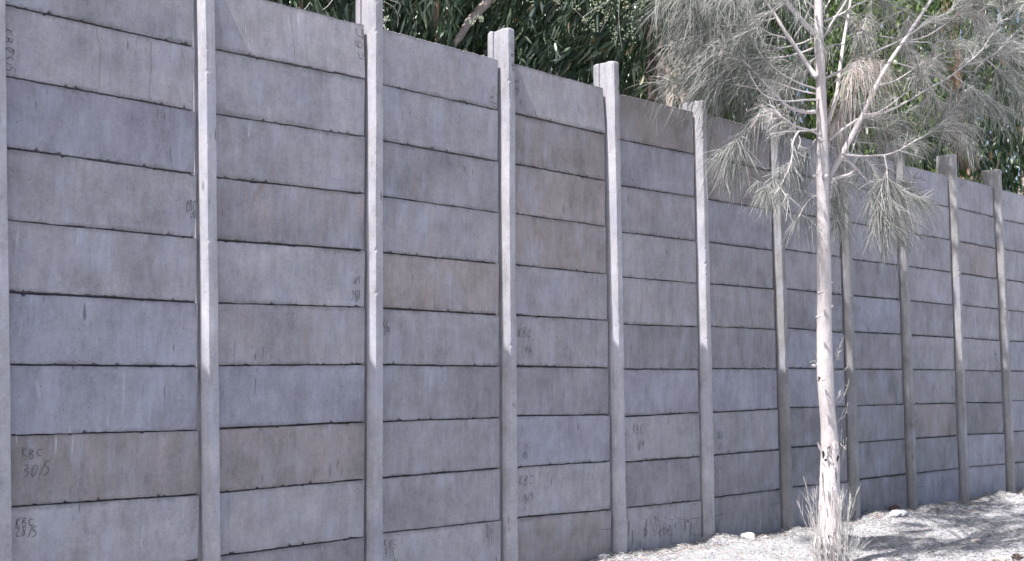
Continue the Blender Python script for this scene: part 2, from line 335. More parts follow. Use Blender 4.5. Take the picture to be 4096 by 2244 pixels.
GAPS={(0,5):.013,(0,6):.008,(1,5):.004,(1,6):.006,(5,1):.018,(2,6):.009,(2,2):.010,(2,1):.008,(3,7):.008,(5,3):.010,(7,4):.013,(8,5):.013,(9,3):.013,(6,8):.013,(6,6):.012,(7,9):.013,(4,8):.010,(4,3):.008,(9,7):.01,(8,8):.01}
panels={}
def panel(nb, kk, vis):
    """one slab of bay nb, course kk: chipped outline, real thickness, its back touching its neighbours"""
    d=allb[nb]; bi=nb-4
    xl0=d['xl'][kk]; zt_l,zt_r=d['zl'][kk],d['zr'][kk]; zb_l,zb_r=d['zl'][kk+1],d['zr'][kk+1]
    zm=(zt_l+zb_l)/2
    xr=(d['xr'][kk]+d['xr'][kk+1])/2; 
    xl=axx(nb,zm)+.047; xr=min(xr,axx(nb+1,zm)-BH-.010-.006*rng.random())
    if kk==9: xr=min(d['xr'][kk],axx(nb+1,zm)-BH-.011)
    n=100 if vis else 12; t=np.linspace(0,1,n); X=xl+(xr-xl)*t
    # the measured line runs from d.xl to d.xr
    def line(za,zb): return za+(zb-za)*(X-xl0)/(d['xr'][kk]-xl0)
    gt=GAPS.get((bi,kk),.0045+.0006*((bi*7+kk*13)%10)); gb=GAPS.get((bi,kk+1),.0045+.0006*((bi*7+kk*13+13)%10))
    top=line(zt_l,zt_r)-(gt*.55 if kk else 0)+noise1(n,9,.0012); bot=line(zb_l,zb_r)+gb*.45+noise1(n,9,.0014)+.0015*rng.random()
    tj=rng.normal(0,.0007,n); bj=np.abs(rng.normal(0,.0019,n))
    for arr,cnt,mx in ((tj,rng.integers(2,7),-.009),(bj,rng.integers(3,12),.015)):
        for _ in range(cnt):
            i=rng.integers(2,n-3); arr[i]+=mx*rng.random()**1.5*1.3; arr[i+1]+=mx*.5*rng.random()
    if kk==0: tj-=np.abs(rng.normal(0,.0018,n))
    T=top+tj; Bm=bot+bj
    yf=-.002+.006*rng.random()
    if (bi,kk) in ((1,0),(3,0)): yt,yb=.020,-.016          # leans back a little: catches the grazing sun
    else: yt=yf+rng.normal(0,.0012); yb=yf+rng.normal(0,.0012)
    c=np.array([(xl+xr)/2,0,(T.mean()+Bm.mean())/2]); 
    if kk==9: c[2]=T.mean()-.21
    yw=noise1(n,20,.0012)
    e=.0035
    def ring(Zt,Zb,yt_,yb_,sh):
        a=np.stack([X+sh*(t-.5)*-2,np.full(n,0)+yt_+yw,Zt],1); b=np.stack([X+sh*(t-.5)*-2,np.full(n,0)+yb_+yw,Zb],1)[::-1]; return np.vstack([a,b])
    V=np.vstack([ring(T-e,Bm+e,yt,yb,e),ring(T,Bm,yt+e,yb+e,0),ring(T,Bm,.020,.020,0),ring(top+gt*.55+.004,bot-gb*.55-.004,.058,.058,0) if kk else ring(T,bot-gb*.5-.004,.058,.058,0),ring(top+gt*.55+.004,bot-gb*.55-.004,.070-.004*(kk%2),.070-.004*(kk%2),0) if kk else ring(T,bot-gb*.5-.004,.070,.070,0)])
    m=2*n; i=np.arange(m); i2=(i+1)%m; L=[];S=[]
    # front face as vertical strips
    for a in range(n-1):
        L+=[a,m-1-a,m-2-a,a+1]; S.append(4)
        o=4*m; L+=[o+a,o+a+1,o+m-2-a,o+m-1-a]; S.append(4)
    for r in range(4):
        q=np.stack([r*m+i,r*m+i2,(r+1)*m+i2,(r+1)*m+i],1); L+=list(q.ravel()); S+=[4]*m
    me=mesh_np('panel',V-c,L,S,M_PANEL,smooth=False)
    o=link('panel',me,wall,c-WO)
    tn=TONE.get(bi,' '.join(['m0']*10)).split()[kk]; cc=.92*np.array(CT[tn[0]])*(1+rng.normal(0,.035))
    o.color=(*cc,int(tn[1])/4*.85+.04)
    panels[(bi,kk)]=(o,c,yt,yb)
    if tn[0] in 'wo' and int(tn[1])>=3: o['label']='brown stained panel'
for nb in range(len(allb)):
    for kk in range(10): panel(nb,kk,0<=nb-4<=10)
# posts
PROF=np.array([(-BH+.003,-.012),(-.052,-.040),(-.040,-.072),(-FH,-PRO),(0,-PRO-.001),(FH,-PRO),(.040,-.072),(BH,-.010),(.042,-.008),(.042,.078),(BH,.080),(BH,.120),(.045,.155),(-.045,.155),(-BH,.120),(-BH,.080),(-.042,.078),(-.042,-.008)])
for n,(a,b) in enumerate(allp):
    bi=n-4; vis=0<=bi<=11
    top={5:4.2+.09,3:4.2+.265,4:4.2+.235,9:4.2+.27,10:4.2+.24}.get(bi,4.2+.25+.03*rng.normal())
    nz=190 if vis else 10; Z=np.linspace(-.15,top,nz); m=len(PROF)
    V=np.zeros((nz,m,3)); sx=np.full(nz,1.0)
    V[...,0]=PROF[:,0][None]; V[...,1]=PROF[:,1][None]; V[...,2]=Z[:,None]
    # ragged arrises left by the mould
    for idx,s in ((3,1),(5,-1)):
        ch=np.abs(noise1(nz,3,.0010))+np.where(rng.random(nz)<.05,.007*rng.random(nz),0)
        V[:,idx,0]+=s*ch; V[:,idx,1]+=ch*.8
    V[:,:,0]+=noise1(nz,14,.0015)[:,None]+(a+b*Z)[:,None]; V[:,:,1]+=noise1(nz,40,.002)[:,None]
    # worn, rounded head
    ctr=np.array([a+b*top,.035])
    for r,sh in ((-1,.10),(-2,.035),(-3,.008)):
        V[r,:,0]=ctr[0]+(V[r,:,0]-ctr[0])*(1-sh); V[r,:,1]=ctr[1]+(V[r,:,1]-ctr[1])*(1-sh*.45)
    V[-1,:,2]=top; V[-2,:,2]=top-.006; V[-3,:,2]=top-.018
    V[-1,:,2]+=rng.normal(0,.0025,m)
    org=np.array([a,0,2.0]); V=V.reshape(-1,3)-org
    i=np.arange(nz-1)[:,None]*m; j=np.arange(m)[None]; j2=(j+1)%m
    q=np.stack([i+j,i+j2,i+m+j2,i+m+j],-1).reshape(-1,4)
    L=list(q.ravel())+[(nz-1)*m+t_ for t_ in range(m)]+list(range(m))[::-1]; S=[4]*len(q)+[m,m]
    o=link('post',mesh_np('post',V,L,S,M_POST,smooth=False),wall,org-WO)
    cc=(.375 if bi<6 else .27)*(1+rng.normal(0,.05))  # right-hand posts darker: tree shade partly put into their colour
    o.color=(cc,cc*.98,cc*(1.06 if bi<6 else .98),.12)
    allp[n]=(a,b,o)
# ---- writing scratched into the slabs
def arc(cx,cy,rx,ry,a0,a1,n=7):
    return [(cx+rx*math.cos(math.radians(a0+(a1-a0)*i/n)),cy+ry*math.sin(math.radians(a0+(a1-a0)*i/n))) for i in range(n+1)]
GL={'K':[[(.1,1),(.05,0)],[(.75,1),(.1,.45),(.8,0)]],'B':[[(.1,1),(.05,0)],[(.1,1),(.55,.95),(.6,.7),(.1,.55),(.65,.45),(.65,.1),(.05,0)]],
'C':[arc(.6,.5,.5,.45,50,310)],'c':[arc(.6,.35,.45,.33,50,310)],'0':[arc(.45,.5,.35,.5,80,440,10)],'1':[[(.5,1),(.45,0)]],
'2':[[(.1,.8),(.35,1),(.7,.85),(.6,.5),(.1,.05),(.9,0)]],'3':[[(.1,.95),(.5,1),(.7,.75),(.3,.55),(.75,.35),(.5,.02),(.05,.1)]],
'4':[[(.25,1),(.1,.45),(.8,.5)],[(.7,1),(.6,-.1)]],'5':[[(.8,1),(.3,1),(.2,.6),(.6,.55),(.65,.2),(.3,0),(.05,.1)]],'8':[[(.7,.9),(.3,1),(.15,.75),(.7,.3),(.4,0),(.1,.25),(.75,.8)]],
'9':[[(.75,.9),(.35,1),(.15,.75),(.45,.55),(.75,.85),(.65,0)]],'/':[[(.75,1.05),(.2,-.15)]],'S':[[(.8,.9),(.4,1),(.2,.7),(.7,.35),(.5,0),(.1,.1)]],'Y':[[(.1,1),(.5,.5),(.9,.9)],[(.5,.5),(.45,0)]],'N':[[(.1,0),(.15,1),(.7,.05),(.75,1)]],'~':[[(0,.4),(.25,.7),(.5,.4),(.75,.2),(1,.5)]]}
def stroke(g, pts, w, y, taper=True):
    P=np.array(pts,float); 
    if len(P)<2: return
    T=np.gradient(P,axis=0); T/=np.linalg.norm(T,axis=1)[:,None]+1e-9; Nn=np.stack([-T[:,1],T[:,0]],1)
    ww=w*(.7+.6*rng.random(len(P)))
    if taper: ww[0]*=.5; ww[-1]*=.35
    a=P+Nn*ww[:,None]/2; b=P-Nn*ww[:,None]/2; n=len(P)
    yy=y(P[:,0],P[:,1]) if callable(y) else np.full(n,y)
    V=np.vstack([np.stack([a[:,0],yy,a[:,1]],1),np.stack([b[:,0],yy,b[:,1]],1)])
    i=np.arange(n-1); g.add(V,np.stack([i,i+n,i+n+1,i+1],1),np.full(n-1,4))
def refine(pts,n=4): return smooth_path(np.array([(p[0],0,p[1]) for p in pts]),n)[:,[0,2]]
def write(host, c, txt, u, v, hpx, rot=0, wsc=1.0, flipx=False, lw=.0038, name='inscription', yoff=-.0016, plane=0.0):
    """text starting at photo point (u,v) = lower left of its first letter, letter height hpx in photo pixels"""
    p=on_plane(u,v,plane); q=on_plane(u,v-hpx,plane); hh=abs(q[2]-p[2]); g=Geo(); x0=0; ca,sa=math.cos(math.radians(rot)),math.sin(math.radians(rot))
    for ch in txt:
        if ch==' ': x0+=.5; continue
        sl_=rng.normal(.06,.09); dy_=rng.normal(0,.08); sc_=rng.uniform(.85,1.12)
        for s in GL[ch]:
            pts=[((x0+a*.62*wsc*sc_+b*sl_+rng.normal(0,.02))*hh,(b*sc_+dy_+rng.normal(0,.025))*hh) for a,b in s]
            if flipx: pts=[(-a,b) for a,b in pts]
            pts=[(p[0]+a*ca-b*sa,p[2]+a*sa+b*ca) for a,b in pts]
            stroke(g,refine(pts,3),lw,host_y(c,yoff))
        x0+=(.68 if ch not in '1/' else .5)*wsc
    o=link(name,g.mesh(name,M_SCRATCH,(c[0],c[1],c[2]),False),host); return o
def host_y(c,yoff):
    if len(c)>3:
        yt,yb=c[3],c[4]; zc=c[2]
        return lambda X,Z:(yb+(yt-yb)*np.clip((Z-(zc-.205))/.41,0,1))+yoff-.0022
    return yoff
def wr(b,kk,txt,u,v,hpx,**k_):
    o,c,yt,yb=panels[(b,kk)]; return write(o,(c[0],c[1],c[2],yt,yb),txt,u,v,hpx,**k_)
wr(0,1,'KBC',18,112,38,rot=-90,wsc=1.4); wr(0,1,'25/5',20,190,34,rot=-90,wsc=1.1)
wr(0,3,'KBC',744,848,50,wsc=.42); wr(0,3,'28',762,874,26,wsc=.6)
wr(0,7,'KBc',87,1832,42); wr(0,7,'30/5',90,1908,54,wsc=.8)
wr(0,8,'KBc',62,2108,38,wsc=.95); wr(0,8,'28/5',63,2152,40,wsc=.85)
wr(1,0,'KBC',1452,240,34,rot=90,wsc=1.9); wr(1,0,'9/1',1460,160,14,rot=90,wsc=2)
wr(1,4,'KBC',1440,1160,38,rot=180,wsc=.55); wr(1,4,'5/9',1440,1105,30,rot=180,wsc=.5)
wr(2,0,'19/1',1972,420,22,rot=80,wsc=1.6); wr(2,0,'S5',1985,435,18,rot=80,wsc=1)
wr(2,5,'KC',1534,1310,34,wsc=.5); wr(2,5,'2/4',1535,1338,36,wsc=.5)
wr(2,9,'KBc',1537,2190,34,wsc=.9); wr(2,9,'4/3',1537,2232,36,wsc=.8)
wr(3,5,'KBc',2071,1352,44,wsc=.8); wr(3,5,'19/9',2084,1428,52,wsc=.5)
wr(3,7,'10',2086,1838,24,wsc=1.1); wr(3,8,'KBC',2078,1948,42,wsc=.9); wr(3,8,'18/9',2092,2012,36,wsc=.7)
wr(3,0,'3Y',2056,310,26,rot=-80,wsc=1.8); wr(3,0,'~~',2062,350,16,rot=-80)
wr(4,7,'KBC',2532,1736,42,wsc=.75); wr(4,7,'18/9',2544,1797,36,wsc=.55)
wr(4,9,'2/3',2608,2125,58,wsc=.55,lw=.004); wr(4,9,'KBC',2634,2150,46,wsc=.85,lw=.004)
wr(5,7,'KBC',2890,1727,28,rot=180,wsc=.7); wr(5,7,'5/1S',2890,1772,28,rot=180,wsc=.5)
wr(5,6,'N/1',3098,1560,20,rot=85,wsc=1.3); wr(8,7,'BC',3660,1665,24,wsc=.7); wr(8,7,'59',3662,1700,20,wsc=.7)
wr(9,5,'KB',3975,1400,22,rot=-80); wr(9,5,'19',3982,1425,22,rot=-80); wr(8,6,'5/9',3808,1590,20,wsc=.6); wr(9,8,'8C',3998,1790,20,rot=-80); wr(9,8,'13',4002,1820,20,rot=-80); wr(10,0,'BC',4010,800,22,rot=-80)
# post inscription, reading upwards on the sunless face of the fourth post
pa=allp[3+4-0+0]
n4=7; a,b,po=allp[n4]
write(po,np.array([a,0,2.0]),'KBC 18/11',2056,283,15,rot=90+2,wsc=1.35,yoff=-PRO-.004,plane=-PRO,lw=.004)
# ---- cracks, open joints in the lowest slabs, old smears
def crack(b,kk,pts,lw=.0016,wob=.002):
    o,c,yt,yb=panels[(b,kk)]; g=Geo(); P=np.array([(on_plane(u,v)[0],on_plane(u,v)[2]) for u,v in pts])
    P=refine(P,8); P+=rng.normal(0,wob,P.shape); stroke(g,P,lw,host_y((c[0],c[1],c[2],yt,yb),-.0012)); link('crack',g.mesh('crack',M_SCRATCH,c,False),o)
crack(0,1,[(385,105),(392,160),(402,210),(398,300),(400,360)]); crack(0,1,[(607,160),(602,220),(606,260),(600,340),(598,408)]); crack(0,1,[(728,200),(736,240),(744,265)])
crack(1,0,[(1163,20),(1168,90),(1173,150),(1174,250)],.0022); crack(1,4,[(1036,1130),(1040,1160)])
for b,pp in ((4,[(2760,2076),(2813,2068)]),(4,[(2775,2142),(2818,2137)]),(5,[(3080,2018),(3122,2011)]),(5,[(3095,2075),(3122,2070)]),(5,[(2862,2062),(2895,2058)]),(5,[(2862,2132),(2890,2128)]),
             (7,[(3580,1958),(3626,1952)]),(7,[(3590,2012),(3627,2009)]),(8,[(3669,1949),(3700,1945)]),(8,[(3669,2008),(3690,2004)]),(3,[(2400,2118),(2440,2115)]),(6,[(3172,2004),(3195,2002)])):
    crack(b,9,pp,.004,.0008)
crack(4,9,[(2640,2030),(2650,2060),(2690,2080),(2700,2050),(2705,2020)],.0025); crack(4,9,[(2690,2080),(2685,2150),(2690,2180)],.003); crack(4,9,[(2700,2072),(2740,2080)],.0025)
crack(5,3,[(2982,1075),(2990,1100),(3003,1140)],.002); crack(0,4,[(430,1200),(432,1240)],.002)
def smear(b,kk,pts):
    o,c,yt,yb=panels[(b,kk)]; g=Geo(); hy=host_y((c[0],c[1],c[2],yt,yb),-.0006)
    for (u,v,l,w) in pts:
        P=np.array([(on_plane(u,v+t*l)[0],on_plane(u,v+t*l)[2]) for t in np.linspace(0,1,9)]); P[:,0]+=rng.normal(0,.0025,9); stroke(g,P,w,hy)
    link('smear',g.mesh('smear',M_SMEAR,c,False),o)
smear(2,9,[(1950,2095,60,.012),(1958,2105,80,.007),(1966,2110,75,.010),(1975,2090,50,.006),(1945,2080,35,.006)])
smear(4,9,[(2585,2075,70,.02),(2578,2110,40,.022),(2740,2080,45,.016),(2763,2085,60,.018),(2752,2078,12,.03),(2680,2100,30,.012),(2700,2090,22,.018),(2515,2085,60,.014),(2530,2120,60,.010),(2560,2160,30,.012),(2510,2045,30,.008),(2672,2115,10,.03)])

# ---- small things on the ground
def rock(name, u, v, sx, sy, sz, mat, seed, sink=.3, rough=.2, sub=3, rz=0):
    p=on_ground(u,v); r=np.random.default_rng(seed); bm=bmesh.new(); bmesh.ops.create_icosphere(bm,subdivisions=sub,radius=1)
    ph=r.normal(0,1,(6,3)); am=r.random(6)
    for vt in bm.verts:
        d=np.array(vt.co); f=1+rough*sum(am[i]*math.sin(2.3*d@ph[i]*(1+i*.5)+i) for i in range(6))/2.2
        for i in range(4):                       # flatten to facets
            nn=ph[i]/np.linalg.norm(ph[i]); h=d@nn*f
            if h>.72: f*=.72/h
        vt.co=Vector((d[0]*f*sx,d[1]*f*sy,d[2]*f*sz))
    bmesh.ops.rotate(bm,verts=bm.verts,matrix=Matrix.Rotation(rz,3,'Z'))
    me=bpy.data.meshes.new(name); bm.to_mesh(me); bm.free(); me.materials.append(mat)
    return link(name,me,None,(p[0],p[1],float(ground_z(p[0],p[1]))+sz*(1-sink)))
M_WR=simple('white_stone',(.78,.77,.76),.85,.15,20); M_GR=simple('grey_stone',(.42,.42,.44),.9,.25,25); M_CL=simple('brown_clod',(.13,.105,.095),.95,.6,40); M_CP=simple('pale_clod',(.42,.36,.33),.95,.5,50)
tag(rock('white_stone',2992,2160,.085,.055,.045,M_WR,3,rz=-.8),'white angular stone on the gravel near the wall foot, left of the tree','stone')
tag(rock('flat_stone',2398,2239,.10,.05,.018,M_WR,5,sink=.2,rz=-.8),'flat whitish slab lying at the wall foot at the bottom edge','stone')
tag(rock('grey_stone',3598,2085,.13,.11,.05,M_GR,8,sink=.45,rz=.3),'low grey wedge of stone half buried right of the tree','stone')
tag(rock('dark_clod',4066,2226,.055,.05,.036,M_CL,12,rough=.5),'dark brown clod at the bottom right corner','clod')
tag(rock('pale_clod',4008,2232,.045,.04,.028,M_CP,15,rough=.5),'pale reddish clod left of the dark brown clod','clod')
tag(rock('small_clod',3975,2244,.05,.03,.02,M_CP,17,rough=.5),'small pale lump at the bottom edge near the dark clod','clod')
tag(rock('buried_stone',3905,2163,.06,.05,.025,simple('tan_stone',(.45,.40,.37),.9,.2,30),21),'small tan stone in the dappled shade at far right','stone')
M_HUSK=simple('brown_husk',(.12,.065,.05),.7,.4,30)
g=Geo(); p0=on_ground(3575,2052)
for i in range(5):
    a=rng.normal(-.25,.25); L_=.17+.1*rng.random(); dirv=np.array([math.cos(a),math.sin(a)*.6,0]); st=p0+np.array([-.1,rng.normal(0,.02),0])
    P=np.array([st+dirv*L_*t+np.array([0,0,float(ground_z(*p0[:2]))+.015+.05*math.sin(t*3)*rng.random()]) for t in np.linspace(0,1,6)]); tube(g,P,np.array([.003,.014,.02,.016,.01,.002]),6,bump=.15)
tag(link('fallen_husk',g.mesh('fallen_husk',M_HUSK,p0),None,p0),'curled dark brown husk fallen at the wall foot right of the tree','leaf')
def stick(uv0,uv1,label,r=.004,m=M_HUSK):
    a=on_ground(*uv0); b_=on_ground(*uv1); g=Geo(); P=np.array([a+(b_-a)*t for t in np.linspace(0,1,7)]); P[:,2]=ground_z(P[:,0],P[:,1])+.008; P[:,:2]+=rng.normal(0,.004,(7,2)); tube(g,P,r,5)
    tag(link('stick',g.mesh('stick',m,a),None,a),label,'stick')
stick((3572,2234),(3606,2228),'short brown stick right of the tree foot at the bottom'); stick((3875,2225),(3965,2226),'thin dark twig on the gravel left of the clods',.003)
stick((3835,2053),(3915,2052),'thin reddish twig on the gravel near the far posts',.003,simple('red_twig',(.35,.2,.14)))
stick((3405,2232),(3440,2231),'thin dark twig lying beside the shoots of the tree',.004,M_CL)
# litter: needles, chips and grains
def litter(n, x0,x1,y0,y1, lmin,lmax,w, tmin,tmax, hmax=.012):
    X=rng.uniform(x0,x1,n); Y=rng.uniform(y0,y1,n); 
    P=np.stack([X,Y,ground_z(X,Y)+rng.random(n)*hmax],1); a=rng.uniform(0,2*math.pi,n); D=np.stack([np.cos(a),np.sin(a),rng.normal(0,.18,n)],1)
    L=rng.uniform(lmin,lmax,n); strands(GL_,P,D,L,np.zeros(n),np.full(n,w),rng.uniform(tmin,tmax,n),2,.25)
GL_=Geo()
litter(10000,6.5,12.5,-4.2,-.02,.02,.05,.0015,0,.45); litter(9000,6.5,12.5,-4.2,-.02,.02,.05,.0022,.5,.95); litter(12000,10,19,-3.6,-.02,.02,.06,.0028,.0,.8); litter(3500,6.5,17,-.30,-.03,.02,.06,.0024,0,.5,.02); litter(500,6.5,17,-.4,-.03,.03,.09,.004,.93,1,.02); litter(300,8,18,-3.5,0,.03,.08,.003,.96,1.0)
tag(link('leaf_litter',GL_.mesh('leaf_litter',M_LITTER)),'dry needles and bits strewn over the pale ground',kind='stuff')
n=26000; X=np.concatenate([rng.uniform(6.5,13,n//2),rng.uniform(9,19,n//2)]); Y=rng.uniform(-4.2,-.02,n); s=rng.uniform(.003,.010,n)*np.where(rng.random(n)<.05,1.8,1)
O=np.array([(1,0,0),(0,1,0),(-1,0,0),(0,-1,0),(0,0,1)],float); F=np.array([(0,1,4),(1,2,4),(2,3,4),(3,0,4)])
a=rng.uniform(0,6.3,n); ca,sa=np.cos(a),np.sin(a); V=O[None]*s[:,None,None]; V=np.stack([V[...,0]*ca[:,None]-V[...,1]*sa[:,None]*.8,V[...,0]*sa[:,None]+V[...,1]*ca[:,None]*.8,V[...,2]*rng.uniform(.5,1.1,n)[:,None]],-1)
V=V+np.stack([X,Y,ground_z(X,Y)-.001],1)[:,None,:]; Lp=(np.arange(n)*5)[:,None,None]+F[None]
g=Geo(); g.add(V.reshape(-1,3),Lp.ravel(),np.full(n*4,3),np.repeat(rng.beta(2.4,1.5,n)*.9,5)); tag(link('gravel',g.mesh('gravel',M_LITTER,smooth=False)),'loose pale gravel on the ground before the wall',kind='stuff')
# ------------------------------------------------------------------ the casuarina in front of the wall
TY=-1.54
def fr(fid,x,y):
    if fid=='L': return 2700+x/2.0157, y/2.0157
    if fid=='R': return 3400+x/2.0157, y/2.0157
    if fid=='Q': return 3072+x/1.2578, y/1.2578
    if fid=='S': return 3072+x/1.2578, 1122+y/1.2578
    return x,y
base=on_plane(3322,2275,TY); TB=np.array([base[0],TY,0.0])
she=empty('casuarina_tree',TB)
tag(she,'young pale barked casuarina with drooping grey needles standing before the wall','tree')
TRK=[(3322,2300,96),(3320,2244,90),(3318,2150,86),(3318,2076,83),(3319,1990,80),(3319,1917,78),(3321,1837,73),(3318.5,1758,67),(3313,1678,63),(3306,1599,62),(3301,1503,64),(3299,1440,63),(3297,1281,59),(3297,1122,56),(3293,900,50),(3291,795,48),(3290,700,54),(3289,640,50),(3287,477,43),(3283,318,40),(3276,159,37),(3273.5,0,34),(3272,-200,31),(3268,-450,27),(3270,-700,22),(3262,-950,15),(3266,-1200,6)]
def pxm(Y,u): # metres per photo pixel at plane Y
    return abs((on_plane(u,1000,Y)-on_plane(u,1100,Y))[2])/100
P=np.array([on_plane(u,v,TY) for u,v,w in TRK]); R=np.array([w/2*pxm(TY,3300)*.99 for u,v,w in TRK])
Ps=smooth_path(P,8); Rs=smooth_path(np.stack([R,R,R],1),8)[:,0]
n=len(Ps); split=int(np.argmin(np.abs(Ps[:,2]-on_plane(3320,1800,TY)[2])))
g=Geo(); 
# stem with small branch scars and ridges
kk_=28; T=np.gradient(Ps,axis=0); T/=np.linalg.norm(T,axis=1)[:,None]
Rs2=Rs*(1+noise1(n,5,.018)); g2=Geo()
def stem(gm, a, b):
    th=np.arange(kk_)*2*math.pi/kk_; Q=Ps[a:b]; RR=Rs2[a:b]
    nz=len(Q); wob=1+.012*rng.normal(0,1,(nz,kk_))+.03*np.sin(th*3+Q[:,2:3]*2)*np.clip((1.2-Q[:,2:3])/1.2,0,1)
    V=np.stack([Q[:,0:1]+RR[:,None]*wob*np.cos(th),Q[:,1:2]+RR[:,None]*wob*np.sin(th),np.repeat(Q[:,2:3],kk_,1)],-1)
    i=np.arange(nz-1)[:,None]*kk_; j=np.arange(kk_)[None]; j2=(j+1)%kk_
    q=np.stack([i+j,i+j2,i+kk_+j2,i+kk_+j],-1).reshape(-1,4); gm.add(V.reshape(-1,3),q,np.full(len(q),4))
stem(g,0,n)
for (u,v,r) in ((3287,1168,.010),(3278,1265,.008),(3306,705,.02),(3325,1130,.012),(3327,1225,.012),(3292,560,.01),(3266,700,.010),(3330,1480,.009),(3263,1460,.010),(3301,1517,.006)):
    p=on_plane(u,v,TY-.06); d=np.array([p[0]-TB[0],-.5,0]); tube(g,[p+np.array([0,.03,-.01]),p+np.array([0,0,0]),p+np.array([.002,-.012,.004])],[r*1.5,r,r*.55],9)
trunk=link('trunk',g.mesh('trunk',M_SHE,TB),she)
# brown knot
g=Geo(); p=on_plane(3277,1517,TY-.058); tube(g,[p+np.array([0,.012,-.018]),p,p+np.array([0,-.004,.012]),p+np.array([0,.010,.022])],[.004,.009,.010,.003],8,bump=.2); link('knot',g.mesh('knot',simple('knot_brown',(.16,.07,.04)),p),she,p-TB)
# peeling bark: curled strips and flat dark strips that paint the shaded hollows under them
g=Geo()
def strip(u,v,l,w,a,lift,dark=False,curl=.3):
    Yp=TY-.085; p=on_plane(u,v,Yp); s=pxm(TY,3300); n_=7; t=np.linspace(0,1,n_)
    dx=math.sin(math.radians(a))*l*s; dz=-math.cos(math.radians(a))*l*s
    C=np.stack([p[0]+dx*t+rng.normal(0,.002,n_)+np.sin(t*3)*curl*w*s,np.full(n_,Yp)-lift*t**1.6,p[2]+dz*t],1)
    wd=w*s*np.sin(np.clip(t*.8+.15,0,1)*math.pi)*.5+.0012
    A=C+np.stack([wd*cy_,-wd*sy_,0*wd],1); B_=C-np.stack([wd*cy_,-wd*sy_,0*wd],1); Mid=C+np.array([-.003*sy_,-.003*cy_,0])
    V=np.vstack([A,Mid,B_]); i=np.arange(n_-1)
    (gd if dark else g).add(V,np.vstack([np.stack([i,i+1,i+1+n_,i+n_],1),np.stack([i+n_,i+n_+1,i+1+2*n_,i+2*n_],1)]),np.full(2*n_-2,4))
gd=Geo()
for _ in range(26): strip(3320+rng.normal(0,18),1750+rng.random()*100,rng.uniform(14,42),rng.uniform(3,8),rng.uniform(-25,35),rng.uniform(.004,.03))
for _ in range(60): strip(3318+rng.normal(0,26),2110+rng.random()*135,rng.uniform(20,60),rng.uniform(4,10),rng.uniform(-35,35),rng.uniform(.004,.04))
for _ in range(12): strip(3285+rng.random()*66,1850+rng.random()*260,rng.uniform(30,90),rng.uniform(2.5,5),rng.uniform(-6,6),rng.uniform(.001,.008))
for a_ in ((3220+80,2135,60,9,-30,.05),(3296,2140,50,8,-45,.05),(3345,2150,55,8,28,.04)): strip(*a_)
for (u,v,l,w,a_) in ((3302,1792,22,12,80),(3292,1803,30,9,0),(3312,1786,26,8,60),(3352,1822,26,8,-20),(3300,1835,10,12,10),(3302,2135,30,14,40),(3292,2155,44,11,-20),(3342,2130,34,12,20),(3332,2180,40,13,-10),(3350,2200,40,11,10),(3318,2195,30,14,60),(3285,2215,30,12,10),(3358,2150,40,8,0),(3343,1870,60,3,2),(3290,1890,90,3,0),(3305,2210,36,10,20)):
    strip(u,v,l,w,a_,.0,True)
tag(link('peeling_bark',g.mesh('peeling_bark',M_SHEOLD,TB),trunk),kind='stuff'); tag(link('bark_shade',gd.mesh('bark_shade',simple('bark_shade',(.035,.028,.026)),TB),trunk),kind='stuff')

def axis_pts(fid,pts,dy0,dy1,r0,r1,nn=6):
    m=len(pts); Q=np.array([on_plane(*fr(fid,x,y),TY+dy0+(dy1-dy0)*(i/(m-1))) for i,(x,y) in enumerate(pts)])
    S_=smooth_path(Q,nn); return S_,np.linspace(r0,r1,len(S_))
DENS=.33; TOFF=0.0
def needles_on(gn, S_, f0, n, L, droop, out=.9, pink=0.0, up=0.0):
    """drooping needles from the part of an axis beyond f0"""
    n=int(n*DENS); m=len(S_); t=f0+(1-f0)*rng.random(n)**.85; x=t*(m-1); i=np.minimum(x.astype(int),m-2); f=(x-i)[:,None]
    Pn=S_[i]*(1-f)+S_[i+1]*f; Tn=S_[i+1]-S_[i]; Tn/=np.linalg.norm(Tn,axis=1)[:,None]+1e-9
    rad=rng.normal(0,1,(n,3)); rad-=Tn*np.sum(rad*Tn,axis=1)[:,None]; rad/=np.linalg.norm(rad,axis=1)[:,None]
    D=Tn*rng.uniform(.7,1.3,n)[:,None]+rad*out*rng.uniform(.5,1.1,n)[:,None]; D[:,2]+=up
    tint=np.clip(rng.beta(1.5,1.6,n)*.80+pink+TOFF,0,1)
    strands(gn,Pn,D,L*rng.uniform(.45,1.2,n),droop*.62*rng.uniform(.3,1.3,n),rng.uniform(.0010,.0022,n),tint,5,.22)
